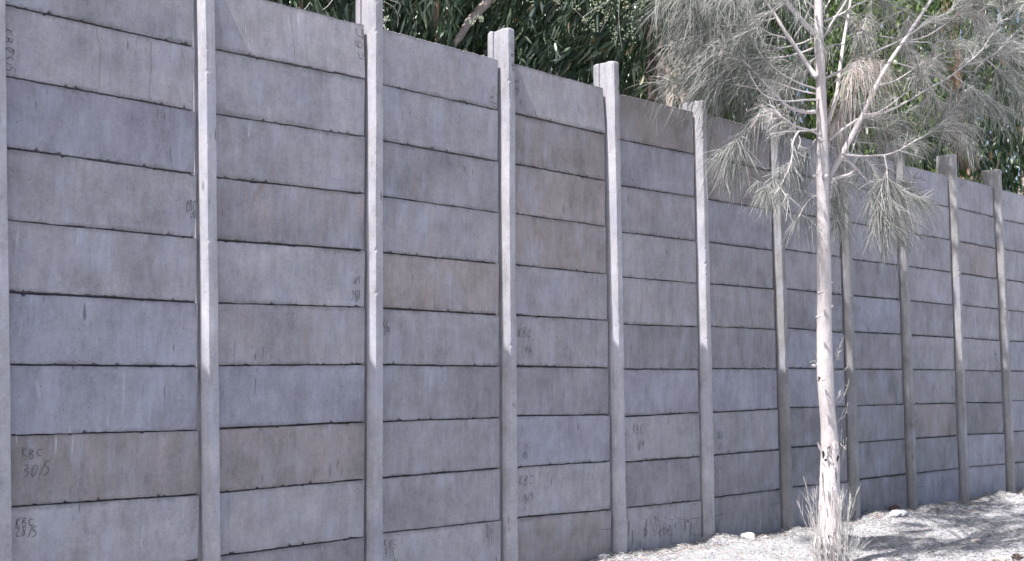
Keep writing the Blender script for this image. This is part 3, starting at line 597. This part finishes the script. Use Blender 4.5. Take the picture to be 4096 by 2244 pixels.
def branch(fid,pts,w0,w1,dy0,dy1,f0=None,n=0,L=.26,droop=.8,twigs=0,tl=.3,pink=0,out=.8,tw_hang=.3):
    s=pxm(TY,3300); S_,R_=axis_pts(fid,pts,dy0,dy1,w0/2*s,max(w1/2*s,.0012))
    g=Geo(); tube(g,S_,R_*(1+noise1(len(S_),3,.04)),8,bump=.02); org=S_[0].copy()
    gn=Geo()
    if f0 is not None and n: needles_on(gn,S_,f0,n,L,droop,out,pink)
    for k_ in range(int(twigs*1.5+.5)):
        i=int((f0+(1-f0)*rng.random()**.8)*(len(S_)-2)); Tn=S_[i+1]-S_[i]; Tn/=np.linalg.norm(Tn)
        d=Tn+rng.normal(0,.75,3); d[2]+=-.05; d/=np.linalg.norm(d); l=tl*rng.uniform(.6,1.2); tt=np.linspace(0,1,7)[:,None]
        Q=S_[i]+d*l*tt; Q[:,2]-=tw_hang*.7*l*tt[:,0]**2
        tube(g,Q,np.linspace(.0035,.0013,7),5); needles_on(gn,Q,.12,int(85*l/.3),L*.9,droop,out,pink)
    o=link('branch',g.mesh('branch',M_SHE,org),she,org-TB)
    if gn.n: tag(link('needles',gn.mesh('needles',M_NEEDLE,org),o),kind='stuff')
B_=branch
# left of the stem
B_('L',[(1125,275),(1030,175),(900,20),(800,-130),(700,-300),(640,-480)],23,8,0,-.2,.62,200,twigs=7)
B_('L',[(1145,625),(1090,560),(985,400),(870,230),(800,110),(715,-10),(600,-200)],22,7,0,.35,.75,160,twigs=5)
B_('L',[(1135,900),(1060,903),(960,880),(880,840),(830,780),(760,710),(650,590),(560,500),(500,430)],17,5,0,.3,.55,240,twigs=6,tl=.25)
B_('L',[(1140,805),(1060,805),(900,817),(770,790),(690,740),(630,650),(590,565)],8,3,0,-.2)
B_('L',[(1135,755),(1020,735),(880,690),(760,640),(650,580),(540,500),(440,440)],7,3,0,.45,.55,150,twigs=4)
B_('L',[(1133,715),(1000,670),(870,600),(780,530),(700,455),(640,350),(600,290)],7,3,0,.2,.55,110,L=.14,droop=.2,twigs=2,tl=.18)
B_('L',[(1125,380),(1060,410),(980,435),(860,460),(700,468),(530,462),(380,430),(250,420)],8,3,0,.5,.45,260,twigs=6)
B_('L',[(1115,305),(1030,345),(940,370),(850,388),(760,380)],8,3,0,.4,.55,130,twigs=3,tl=.2)
B_('L',[(1140,1045),(1050,1055),(960,1058),(870,1065),(770,1082)],9,4,0,-.25,.45,75,L=.11,droop=-.2,twigs=3,tl=.12,pink=.2)
B_('L',[(1172,1098),(1100,1055),(980,1020),(900,970),(800,910),(700,845)],9,4,-.06,-.35,.35,190,L=.2,droop=.8,twigs=2,tl=.18,pink=.25)
B_('L',[(1000,1060),(975,1090),(948,1160),(945,1260),(925,1340),(895,1411),(850,1500),(800,1570)],7,3,-.25,-.4,.25,330,L=.17,droop=.8,twigs=2,tl=.16,pink=.1)
B_('L',[(960,1060),(1000,1100),(1010,1150),(990,1200)],5,3,-.25,-.3,.1,60,L=.10,droop=.3,pink=.2)
B_('L',[(830,140),(720,168),(560,195),(420,210),(320,212),(200,300),(120,380)],8,3,.3,.75,.4,300,twigs=7,droop=.9)
B_('L',[(800,95),(700,120),(590,160),(470,240),(350,330)],7,3,.3,.6,.3,240,twigs=6,droop=.8)
B_('L',[(890,20),(840,60),(740,110),(640,170)],7,3,-.1,.2,.4,120,twigs=3)
B_('L',[(945,315),(850,295),(770,270),(700,230),(660,200)],7,3,.2,.0,.35,110,L=.16,droop=.3,twigs=2,tl=.2)
B_('L',[(960,300),(1030,190),(1090,60),(1100,-40)],5,3,.1,-.1)
B_('L',[(830,765),(700,725),(520,690),(400,675),(250,662),(120,650),(50,640)],8,3,.3,.85,.3,620,L=.30,droop=1.0,twigs=8,tl=.28,tw_hang=.2,out=.7)
B_('L',[(700,560),(560,590),(430,640),(330,640)],6,3,.4,.75,.2,260,L=.30,droop=1.1,twigs=5)
B_('L',[(850,840),(740,900),(640,985),(540,1090),(470,1170),(420,1230)],8,3,.3,.45,.12,560,L=.27,droop=1.0,twigs=6,tl=.22,tw_hang=.8)
B_('L',[(780,720),(760,800),(700,900),(690,980)],6,3,.3,.6,.1,260,L=.24,droop=1.0,twigs=4,tl=.2,tw_hang=.8)
B_('L',[(930,880),(900,940),(890,1000),(860,1060)],5,3,.1,.3,.1,230,L=.27,droop=1.2,twigs=3,tl=.2,tw_hang=.8)
B_('L',[(960,440),(985,470),(985,500)],5,3,.2,.3,.1,170,L=.22,droop=1.1,out=1.2)
B_('L',[(880,840),(800,760),(790,720),(770,690)],6,3,.15,.0,.2,120,L=.13,droop=.5,pink=.25,out=1.3)
B_('Q',[(232,40),(200,10),(120,-60),(40,-180)],9,4,0,-.3,.4,140,twigs=4)
# curtain hanging in from above the frame, upper left
for x_,y_,d_ in ((430,-200,.2),(600,-230,.3),(300,-180,.5),(180,-190,.6),(60,-160,.7),(480,-90,.5),(250,-60,.7)):
    B_('L',[(x_+260,y_-120),(x_+130,y_-60),(x_+20,y_+30),(x_-60,y_+160)],6,3,d_,d_+.1,.1,230,L=.32,droop=1.0,twigs=3,tl=.3,tw_hang=.6,out=1.0)
# right of the stem
DENS=.48; TOFF=.10  # paler needle tint right of the stem: sunlight put into the colour
B_('Q',[(302,905),(370,780),(430,670),(480,570),(540,440),(600,330),(700,180),(820,0),(930,-170),(1010,-330)],24,9,0,-.5,.8,160,twigs=5)
B_('Q',[(298,622),(340,500),(360,360),(385,180),(410,40),(430,-120),(440,-300)],18,8,0,.25,.75,120,twigs=5)
B_('Q',[(290,392),(400,340),(520,270),(640,215),(720,170),(800,115),(900,65),(1000,20)],11,4,0,.35,.6,190,twigs=5)
B_('Q',[(305,705),(370,655),(430,615),(480,592),(600,560),(700,510),(800,450),(900,395),(980,335),(1060,268),(1110,200),(1165,105),(1200,40)],13,4,0,-.55,.62,260,L=.2,droop=.3,twigs=7,tl=.26)
B_('Q',[(1000,325),(1090,300),(1180,235),(1250,170),(1300,130)],7,3,-.45,-.6,.2,300,L=.28,droop=.6,twigs=5)
B_('Q',[(375,775),(450,785),(540,783),(600,778),(660,755),(720,720),(800,675),(850,640),(900,590),(960,520),(1000,450)],9,4,-.15,-.55,.40,430,L=.24,droop=.65,twigs=4,tl=.22)
B_('Q',[(585,783),(598,850),(602,900),(640,940),(720,985),(780,1010)],6,3,-.3,-.4,.25,420,L=.26,droop=1.0,twigs=4,tl=.2,tw_hang=.6)
B_('Q',[(375,790),(430,835),(480,890),(520,950),(545,1020),(560,1080),(600,1110),(680,1140)],7,3,-.12,-.3,.35,560,L=.24,droop=.8,twigs=9,tl=.24,tw_hang=.6)
B_('Q',[(480,890),(560,950),(620,1010),(650,1060)],5,3,-.2,-.1,.2,330,L=.26,droop=.9,twigs=4,tw_hang=.7)
B_('Q',[(420,770),(445,690),(470,640)],8,5,-.1,.1)
B_('Q',[(315,925),(340,897),(400,882),(430,862),(437,848)],15,11,-.05,-.15)
B_('Q',[(280,185),(330,100),(390,10),(430,-80)],10,5,0,-.2); B_('Q',[(280,108),(370,70),(430,32),(520,-10),(620,-60)],10,4,0,.3,.5,140,twigs=4)
B_('Q',[(272,65),(300,20),(340,-50)],8,5,0,.1)
B_('Q',[(485,577),(560,562),(650,500),(720,440),(750,390),(760,350)],7,3,-.2,-.45,.4,220,L=.17,droop=.45,twigs=4,tl=.2)
B_('Q',[(625,310),(700,332),(735,345)],5,3,-.3,-.4)
B_('Q',[(560,428),(640,405),(700,370),(770,320),(810,300),(830,250)],7,3,-.25,-.5,.45,250,L=.17,droop=.5,twigs=5,tl=.18,pink=.15)
B_('Q',[(690,212),(780,212),(820,218),(832,260),(800,340),(770,400)],7,3,-.3,-.45,.45,220,L=.17,droop=.6,twigs=3,tl=.2,pink=.1)
B_('Q',[(785,78),(870,92),(930,90),(960,40)],6,3,-.4,-.5)
B_('Q',[(700,210),(800,180),(880,130),(940,80),(1000,30),(1060,0)],7,3,-.2,-.6,.45,300,L=.20,droop=.7,twigs=5,tl=.24,pink=.2)
B_('Q',[(865,420),(940,480),(1000,540),(1060,565)],6,3,-.4,-.3,.2,230,L=.24,droop=.9,twigs=3)
B_('Q',[(930,375),(1000,430),(1060,480),(1120,515)],6,3,-.45,-.6,.2,330,L=.26,droop=.9,twigs=4)
B_('Q',[(1100,300),(1150,345),(1200,395),(1260,450),(1300,500)],6,3,-.5,-.6,.15,380,L=.28,droop=1.0,twigs=5,tl=.25)
B_('Q',[(960,340),(1010,290),(1080,250)],5,3,-.4,-.2,.3,120)
B_('Q',[(1165,105),(1220,90),(1290,50)],5,3,-.55,-.6,.2,160,L=.2,droop=.4,twigs=3)
B_('Q',[(1190,60),(1180,0),(1200,-60)],5,3,-.55,-.5,.1,200,L=.2,droop=.4,twigs=3)
B_('Q',[(900,590),(960,620),(1010,640)],5,3,-.5,-.4,.1,200,L=.28,droop=1.1,twigs=2)
B_('Q',[(660,758),(740,780),(790,800)],5,3,-.35,-.3)
# pinkish dry curtains
B_('Q',[(520,265),(500,290),(470,305),(430,340),(410,380)],6,3,.0,-.2,.1,300,L=.34,droop=1.6,twigs=3,tl=.15,pink=.33,tw_hang=1)
B_('Q',[(400,340),(430,330),(500,310),(560,320),(585,350)],6,3,.1,-.1,.1,260,L=.3,droop=1.6,twigs=2,tl=.15,pink=.28,tw_hang=1)
B_('Q',[(385,225),(340,222),(300,235),(285,250)],5,3,.05,.0,.1,110,L=.26,droop=1.6,pink=.25)
B_('Q',[(360,400),(400,470),(370,540),(345,600)],5,3,.1,.0,.1,240,L=.3,droop=1.6,pink=.45,out=.5)
B_('Q',[(520,60),(500,90),(480,130),(475,170)],5,3,.2,.0,.1,240,L=.26,droop=1.4,twigs=2,tl=.15,pink=.15)
B_('Q',[(710,80),(700,120),(695,170)],5,3,.0,-.1,.1,150,L=.2,droop=1.4,pink=.2)
B_('Q',[(520,0),(521,120),(520,270)],4,3,.2,.2)
# darker sprays behind, filling the crown right of the stem
for pts,dy in (([(430,600),(520,590),(600,600),(700,610)],.5),([(480,640),(600,650),(720,690),(800,740)],.5),([(350,500),(450,520),(560,560)],.6),([(400,700),(500,720),(620,720),(700,750)],.6),([(560,180),(650,200),(720,260),(780,330)],.6),([(760,440),(830,480),(870,560)],.5),([(620,20),(700,60),(780,120)],.6),([(1000,60),(1080,100),(1160,180)],.5),([(860,200),(940,230),(1020,230)],.4),([(1120,140),(1200,190),(1290,230)],.3),([(340,60),(420,110),(480,160)],.6),([(310,860),(350,930),(340,1010)],.3),([(460,760),(520,830),(560,900)],.4),([(640,900),(690,920),(740,960)],.3)):
    B_('Q',pts,5,3,dy-.15,dy,.05,260,L=.25,droop=.9,twigs=4,tl=.25,tw_hang=.5)
DENS=.4; TOFF=0.0
for pts,dy in (([(1125,470),(1050,520),(960,560),(900,620)],.6),([(700,260),(560,290),(420,330),(300,360)],.8),([(600,330),(480,400),(380,500),(300,520)],.9),([(1100,560),(1000,600),(930,680)],.7),([(820,500),(700,560),(600,640)],.7),([(300,60),(200,120),(90,180)],.9),([(450,100),(330,160),(220,220)],.9)):
    B_('L',pts,5,3,dy-.2,dy,.05,300,L=.26,droop=1.0,twigs=4,tl=.28,tw_hang=.6)
# low hanging sprays either side of the stem
B_('Q',[(247,985),(225,990),(195,1020),(165,1070),(140,1120)],6,3,-.05,-.1,.1,190,L=.2,droop=1.0,twigs=1)
B_('Q',[(302,990),(320,1010),(340,1060),(345,1100)],5,3,.05,.1,.05,200,L=.22,droop=1.1,twigs=2,tl=.18)
B_('Q',[(115,700),(122,760),(112,830),(60,880),(10,930),(-20,960)],7,3,-.25,-.35,.3,420,L=.2,droop=.9,twigs=2,tl=.2)
B_('Q',[(240,700),(200,760),(190,800)],5,3,.2,.3,.05,160,L=.26,droop=1.2,twigs=2)
B_('Q',[(300,720),(330,760),(350,850),(352,900)],5,3,.0,.1,.05,160,L=.16,droop=.6,twigs=2,tl=.15,pink=.1)
# crown above the picture
for i in range(20):
    z=rng.uniform(5.1,7.4); a=rng.uniform(-1.5,1.5); l=rng.uniform(.9,2.0)*(1.25-.35*(z-5)/2.6)
    if i>=14: z=rng.uniform(4.9,5.8); a=rng.uniform(-.9,1.2); l=rng.uniform(1.3,2.2)
    i0=int(np.argmin(np.abs(Ps[:,2]-z))); p=Ps[i0]; d=np.array([math.cos(a),math.sin(a),.75]); t=np.linspace(0,1,8)[:,None]
    S_=p+d*l*t; S_[:,2]-=.35*l*t[:,0]**2; g=Geo(); tube(g,S_,np.linspace(.014,.003,8),6); gn=Geo()
    for k_ in range(8):
        j=rng.integers(2,7); dd=d+rng.normal(0,.6,3); l2=rng.uniform(.25,.5); tt=np.linspace(0,1,5)[:,None]; Q=S_[j]+dd*l2*tt; Q[:,2]-=.5*l2*tt[:,0]**2
        tube(g,Q,.002,4); m0=60; x_=rng.random(m0)*3.99; ii=x_.astype(int); f_=(x_-ii)[:,None]; Pn=Q[ii]*(1-f_)+Q[ii+1]*f_
        strands(gn,Pn,rng.normal(0,.8,(m0,3))+dd,rng.uniform(.15,.3,m0),rng.uniform(.5,1.2,m0),np.full(m0,.0028),rng.random(m0)*.8,3,.1)
    o=link('branch',g.mesh('branch',M_SHE,p),she,p-TB); tag(link('needles',gn.mesh('needles',M_NEEDLE,p),o),kind='stuff')
# little shoots on the lower stem
def shoot(pts,n,ln,fid='S'):
    S_,R_=axis_pts(fid,pts,-.04,-.10,.0040,.0018,5); g=Geo(); tube(g,S_,R_,5); org=S_[0].copy(); m=len(S_)
    if n:
        t=rng.random(n)*.8+.15; i=(t*(m-2)).astype(int); Tn=S_[i+1]-S_[i]; Tn/=np.linalg.norm(Tn,axis=1)[:,None]; D=Tn+rng.normal(0,.35,(n,3)); strands(g,S_[i],D,np.full(n,ln)*rng.uniform(.5,1.2,n),np.full(n,-.1),np.full(n,.0022),np.full(n,.75),3,.1)
    o=link('shoot',g.mesh('shoot',M_NEEDLE,org),she,org-TB)
shoot([(325,440),(345,390),(362,330),(375,280)],22,.05); shoot([(330,462),(380,455),(402,430),(422,395)],14,.03); shoot([(336,640),(370,600),(398,540),(411,492)],12,.045); shoot([(332,625),(350,590),(378,535)],14,.05)
shoot([(344,720),(375,690),(395,655),(404,612)],12,.04); shoot([(348,715),(370,680),(382,648)],8,.03); shoot([(245,405),(228,405),(210,412)],7,.02); shoot([(245,405),(243,380),(240,355)],5,.03); shoot([(240,405),(236,425),(240,435)],6,.02)
shoot([(357,870),(368,810),(372,750)],8,.04); shoot([(360,900),(385,850),(396,790)],8,.04); shoot([(362,930),(380,880),(378,800)],6,.04)
# tall shoots round the foot
g=Geo()
def reeds(n,x0,x1,hmin,hmax,lean,dyr):
    for _ in range(n):
        u=rng.uniform(x0,x1); uu,vv=fr('S',u,1411+rng.uniform(-10,60)); Y=TY+rng.uniform(*dyr); p=on_plane(uu,vv,Y); p[2]=max(p[2],float(ground_z(p[0],p[1]))-.01)
        h=rng.uniform(hmin,hmax)*.72; rel=(u-315)/120.0
        dx=np.array([cy_,-sy_,0])*(rel*lean+rng.normal(0,.07)); t=np.linspace(0,1,8)[:,None]
        S_=p+dx*h*t**1.5+np.array([0,0,1.0])*h*t+rng.normal(0,.003,(8,3))*t
        tn=rng.uniform(.6,.85); tube(g,S_,np.linspace(.0022,.0010,8),4,tint=tn)
        m=int(10*h/.4); i=rng.integers(1,7,m); D=np.array([0,0,1.0])+dx*1.0+rng.normal(0,.25,(m,3)); strands(g,S_[i],D,rng.uniform(.05,.16,m),np.full(m,-.05),np.full(m,.0013),np.full(m,tn),3,.1)
reeds(16,235,280,.45,1.0,.12,(-.16,.06)); reeds(3,218,245,.3,.7,.15,(-.2,.05)); reeds(22,355,400,.4,.95,.16,(-.2,.06)); reeds(8,390,430,.2,.6,.4,(-.2,.1)); reeds(9,285,350,.4,.85,.1,(-.20,-.14)); reeds(4,400,450,.1,.3,1.0,(-.2,0)); reeds(10,235,420,.1,.3,.3,(-.2,.1))
tag(link('base_shoots',g.mesh('base_shoots',M_NEEDLE,TB),she),kind='stuff')

# ------------------------------------------------------------------ gum trees beyond the wall
def gtrunk(tree,org,name,fid,pts,Y,mat,extra=None,dy=0):
    m=len(pts); Q=[on_plane(*fr(fid,x,y),Y+dy*(i/(m-1))) for i,(x,y,w) in enumerate(pts)]; W=[w/2*pxm(Y,fr(fid,pts[0][0],0)[0]) for x,y,w in pts]
    if fid=='Q' or fid=='L' or fid=='R': W=[w/(1.2578 if fid=='Q' else 2.0157) for w in W]
    if extra: Q+=extra[0]; W+=extra[1]
    S_=smooth_path(Q,5); R_=smooth_path(np.array([(w,w,w) for w in W]),5)[:,0]
    g=Geo(); tube(g,S_,R_*(1+noise1(len(S_),3,.04)),16,bump=.012); return link(name,g.mesh(name,mat,org),tree,(0,0,0))
def ztop(X): return 3.72+.232*X
def hang(X, n):
    D=np.stack([rng.normal(-.08,.22,n),rng.normal(0,.2,n),-np.ones(n)],1)
    s=np.exp(-((X-7.9)/1.3)**2); D[:,0]-=.55*s; D[:,1]+=.25*s; return D
def gum_twigs(g, C, per, Lm, Wm, stretch=.55, tint=(2,2.6), spread=.03, stem=None):
    """hanging twigs at C with leaves set along them"""
    n=len(C); D=hang(C[:,0],n); D/=np.linalg.norm(D,axis=1)[:,None]
    t=rng.random((n,per)); P=C[:,None,:]+D[:,None,:]*(t*stretch)[...,None]+rng.normal(0,spread,(n,per,3)); P=P.reshape(-1,3); N=len(P)
    Dl=np.repeat(D,per,0)+rng.normal(0,.33,(N,3)); Dl[:,2]-=.1
    L=Lm*rng.uniform(.6,1.3,N); ti=np.clip(rng.beta(*tint,N)+np.repeat(rng.normal(0,.10,n),per),0,.97); ti=np.where(rng.random(N)<.012,1,ti)
    leaves(g,P,Dl,L,Wm*rng.uniform(.7,1.25,N),rng.normal(0,.22,N),ti)
    return P,Dl
CLEAR=((2640,2830,100,560,1.5),(2575,2660,60,440,.95),(1575,1690,0,170,1.6),(1700,1760,0,180,.85),(1800,2000,0,200,.75),(3775,3880,200,640,1.6),(3150,3245,100,470,9),(3640,3680,580,680,9),(4060,4096,560,700,9))
def clearing(C, slack=8):
    keep=np.ones(len(C),bool); d=C-CAM; w=d@FW; u=2048+FPX*(d@RT)/w; v=1122-FPX*(d@UP)/w
    for a,b,c,e,Y in CLEAR:
        keep&=~((u>a+slack)&(u<b-slack)&(v>c-90)&(v<e)&(C[:,1]<Y)&(rng.random(len(C))<.88))
    return C[keep]
def field(P, s, ph):
    return (np.sin(P[:,0]*s+ph)+np.sin(P[:,1]*s*1.3+P[:,2]*s*.7+ph*2)+np.sin(P[:,2]*s*1.1-P[:,0]*s*.6+ph*3))/3
def gum_tree(label, base, x0, x1, seed, nf, nb, dens=-1.0, leaf=.20, wid=.029, nl=120, mat=None, y0=.45, tint=(2,2.6), ybk=6.5, per=13, over=0, ptint=None):
    mat=mat or M_GUM; t=empty('gum_tree',base); tag(t,label,'tree','tall leafy trees growing beyond the wall')
    X=rng.uniform(x0,x1,nf); Y=y0+2.2*rng.random(nf)**1.15; Z=3.55+(ztop(X)+1.5-3.55)*rng.random(nf)
    C=np.stack([X,Y,Z],1); keep=field(C,3.1,seed)>dens; C=clearing(C[keep]); g=Geo(); gum_twigs(g,C,per,leaf,wid,tint=tint)
    X=rng.uniform(x0-.5,x1+.5,nb); C=np.stack([X,rng.uniform(2.6,ybk,nb),3.3+(ztop(X)+3.2-3.3)*rng.random(nb)],1); C=clearing(C[field(C,1.7,seed+1)>dens-.05],-10)
    gum_twigs(g,C,8,leaf*1.9,wid*2.4,.9,spread=.12,tint=tint)
    if over:  # unseen leaves above the wall, added to shade the right-hand posts
        X=rng.uniform(x0,x1,over); C=np.stack([X,rng.uniform(-.55,.45,over),ztop(X)+.35+1.9*rng.random(over)],1); C=C[field(C,2.3,seed+4)>.05]
        gum_twigs(g,C,7,leaf*1.4,wid*2,.5,spread=.1,tint=tint)
    tag(link('foliage',g.mesh('foliage',mat,base),t),kind='stuff')
    # the nearest leaves, each one by itself
    ms=[]
    for q in range(6):
        gl=Geo(); leaves(gl,np.zeros((1,3)),np.array([[0,0,-1.0]]),np.array([1.0]),np.array([wid/leaf*rng.uniform(.9,1.4)]),np.array([rng.normal(0,.25)]),np.array([ptint if ptint else [.2,.45,.6,.75,.85,.93][q]])); ms.append(gl.mesh('leaf',mat))
    for _ in range(nl):
        x=rng.uniform(x0,x1); p=Vector((x,rng.uniform(.42,.65),rng.uniform(4.0,ztop(x)-.35)))
        if not len(clearing(np.array([p]))): continue
        D=hang(np.array([x]),1)[0]
        D=Vector(D)+Vector(rng.normal(0,.25,3)); o=link('leaf',ms[rng.integers(6)],t); s=leaf*rng.uniform(.8,1.4)
        o.matrix_local=Matrix.Translation(p-Vector(base))@D.to_track_quat('-Z','Y').to_matrix().to_4x4()@Matrix.Rotation(rng.uniform(0,6.28),4,'Z')@Matrix.Scale(s,4)
    return t
G1=(6.3,1.9,0)
t1=gum_tree('leaning multi-stemmed gum tree with dark narrow leaves behind the second and third tall posts',G1,3.6,9.3,2.0,3100,1500,dens=-.62,nl=220,over=0)
gtrunk(t1,G1,'trunk','P',[(1560,-160,95),(1590,-60,95),(1618,40,98),(1655,150,100),(1700,330,110)],1.7,M_GTR,([np.array([6.3,1.9,2.0]),np.array([6.3,1.9,-.1])],[.16,.2]))
gtrunk(t1,G1,'branch','P',[(1765,-120,22),(1745,20,26),(1735,90,38),(1727,165,48),(1730,300,52)],.9,M_GTR2,([np.array([6.35,1.7,2.2])],[.07]))
gtrunk(t1,G1,'branch','P',[(2010,-110,42),(1950,0,40),(1905,55,36),(1868,100,32),(1838,150,28),(1800,200,26),(1760,300,28)],.8,M_GTR,([np.array([6.5,1.7,2.3])],[.06]))
G2=(11.0,2.2,0)
t2=gum_tree('big gum tree with a stout grey trunk and dark hanging leaves behind the middle posts',G2,9.3,12.6,5.0,1500,900,dens=-.55,nl=110,leaf=.18,wid=.026,over=700)
gtrunk(t2,G2,'trunk','P',[(2775,-300,150),(2770,-100,150),(2755,100,155),(2740,250,165),(2725,400,180),(2715,600,190)],1.6,M_GTR,([np.array([10.95,2.0,1.6]),np.array([11.0,2.2,-.1])],[.3,.38]))
gtrunk(t2,G2,'branch','P',[(2640,-100,34),(2640,80,38),(2648,200,40),(2640,330,38),(2650,450,40)],1.0,M_GTR,None)
gtrunk(t2,G2,'branch','P',[(2590,60,26),(2600,180,34),(2605,280,40),(2612,420,44)],1.1,simple('dark_bark',(.10,.075,.065),sc=18),None)
G3=(15.6,3.0,0)
t3=gum_tree('bushy tree with yellow-green broad leaves behind the casuarina crown',G3,12.6,17.4,8.0,1500,1900,dens=-.28,nl=60,leaf=.12,wid=.05,mat=M_BUSH,y0=.5,tint=(1.7,2.4),per=9,over=1100)
gtrunk(t3,G3,'trunk','P',[(3790,-200,60),(3795,0,66),(3805,200,72),(3822,400,76),(3838,560,80),(3850,800,84)],1.7,M_GTR2,([np.array([15.6,2.8,1.5]),np.array([15.6,3.0,-.1])],[.2,.25]))
G4=(19.5,3.0,0)
t4=gum_tree('gum tree with dull green hanging leaves behind the last posts at the right edge',G4,16.6,24,11.0,1900,2300,dens=-.22,nl=110,leaf=.2,wid=.04,over=1300,tint=(2,2.6))
gtrunk(t4,G4,'trunk','P',[(4130,-100,70),(4120,200,75),(4110,500,80),(4112,760,86)],2.2,M_GTR,([np.array([19.5,3.0,1.5]),np.array([19.5,3.0,-.1])],[.22,.28]))
gtrunk(t4,G4,'branch','P',[(3905,640,14),(3915,690,16),(3925,760,16)],.9,M_GTR,None)
# flower buds and thin bare twigs on the first gum tree
gb=Geo(); gt=Geo()
for (u,v,rr) in ((2230,10,30),(2370,15,40),(2390,60,45),(2420,80,30),(2480,10,40),(2530,70,30),(2520,110,35),(2370,110,25),(2450,125,30),(2520,160,30),(2460,160,25),(2300,35,30),(2510,30,25),(2560,20,30),(2400,30,30),(2350,80,20),(1925,75,12),(1890,85,12),(1545,80,14),(2115,0,30)):
    for _ in range(11):
        p=on_plane(u+rng.normal(0,rr*.5),v+rng.normal(0,rr*.5),.18+rng.random()*.1)
        for q in range(4):
            d=rng.normal(0,1,3); d/=np.linalg.norm(d); tube(gb,[p,p+d*.007,p+d*.014],[.0016,.0036,.0008],4,tint=rng.random())
for pts in ([(1535,6),(1575,30),(1592,70),(1590,110)],[(1534,88),(1545,75),(1556,60)],[(1534,108),(1545,82)],[(2480,-40),(2475,60),(2480,140),(2490,200)],[(2330,70),(2380,35),(2440,0)],[(2440,60),(2420,90),(2400,130)],[(2300,40),(2330,70),(2350,100)],[(1560,0),(1600,18),(1588,60)],[(1195,30),(1215,40),(1240,10)],[(1290,40),(1310,25),(1330,0)]):
    gt=Geo(); p=on_plane(*pts[0],.2); tube(gt,smooth_path([on_plane(u,v,.2) for u,v in pts],5),.0022,5); link('bare_twig',gt.mesh('bare_twig',M_SHE,p),t1,p-np.array(G1))
tag(link('flower_buds',gb.mesh('flower_buds',M_BUD,G1),t1),kind='stuff')
print('done building', sum(len(o.data.polygons) for o in SC.objects if o.type=='MESH'), len(SC.objects))
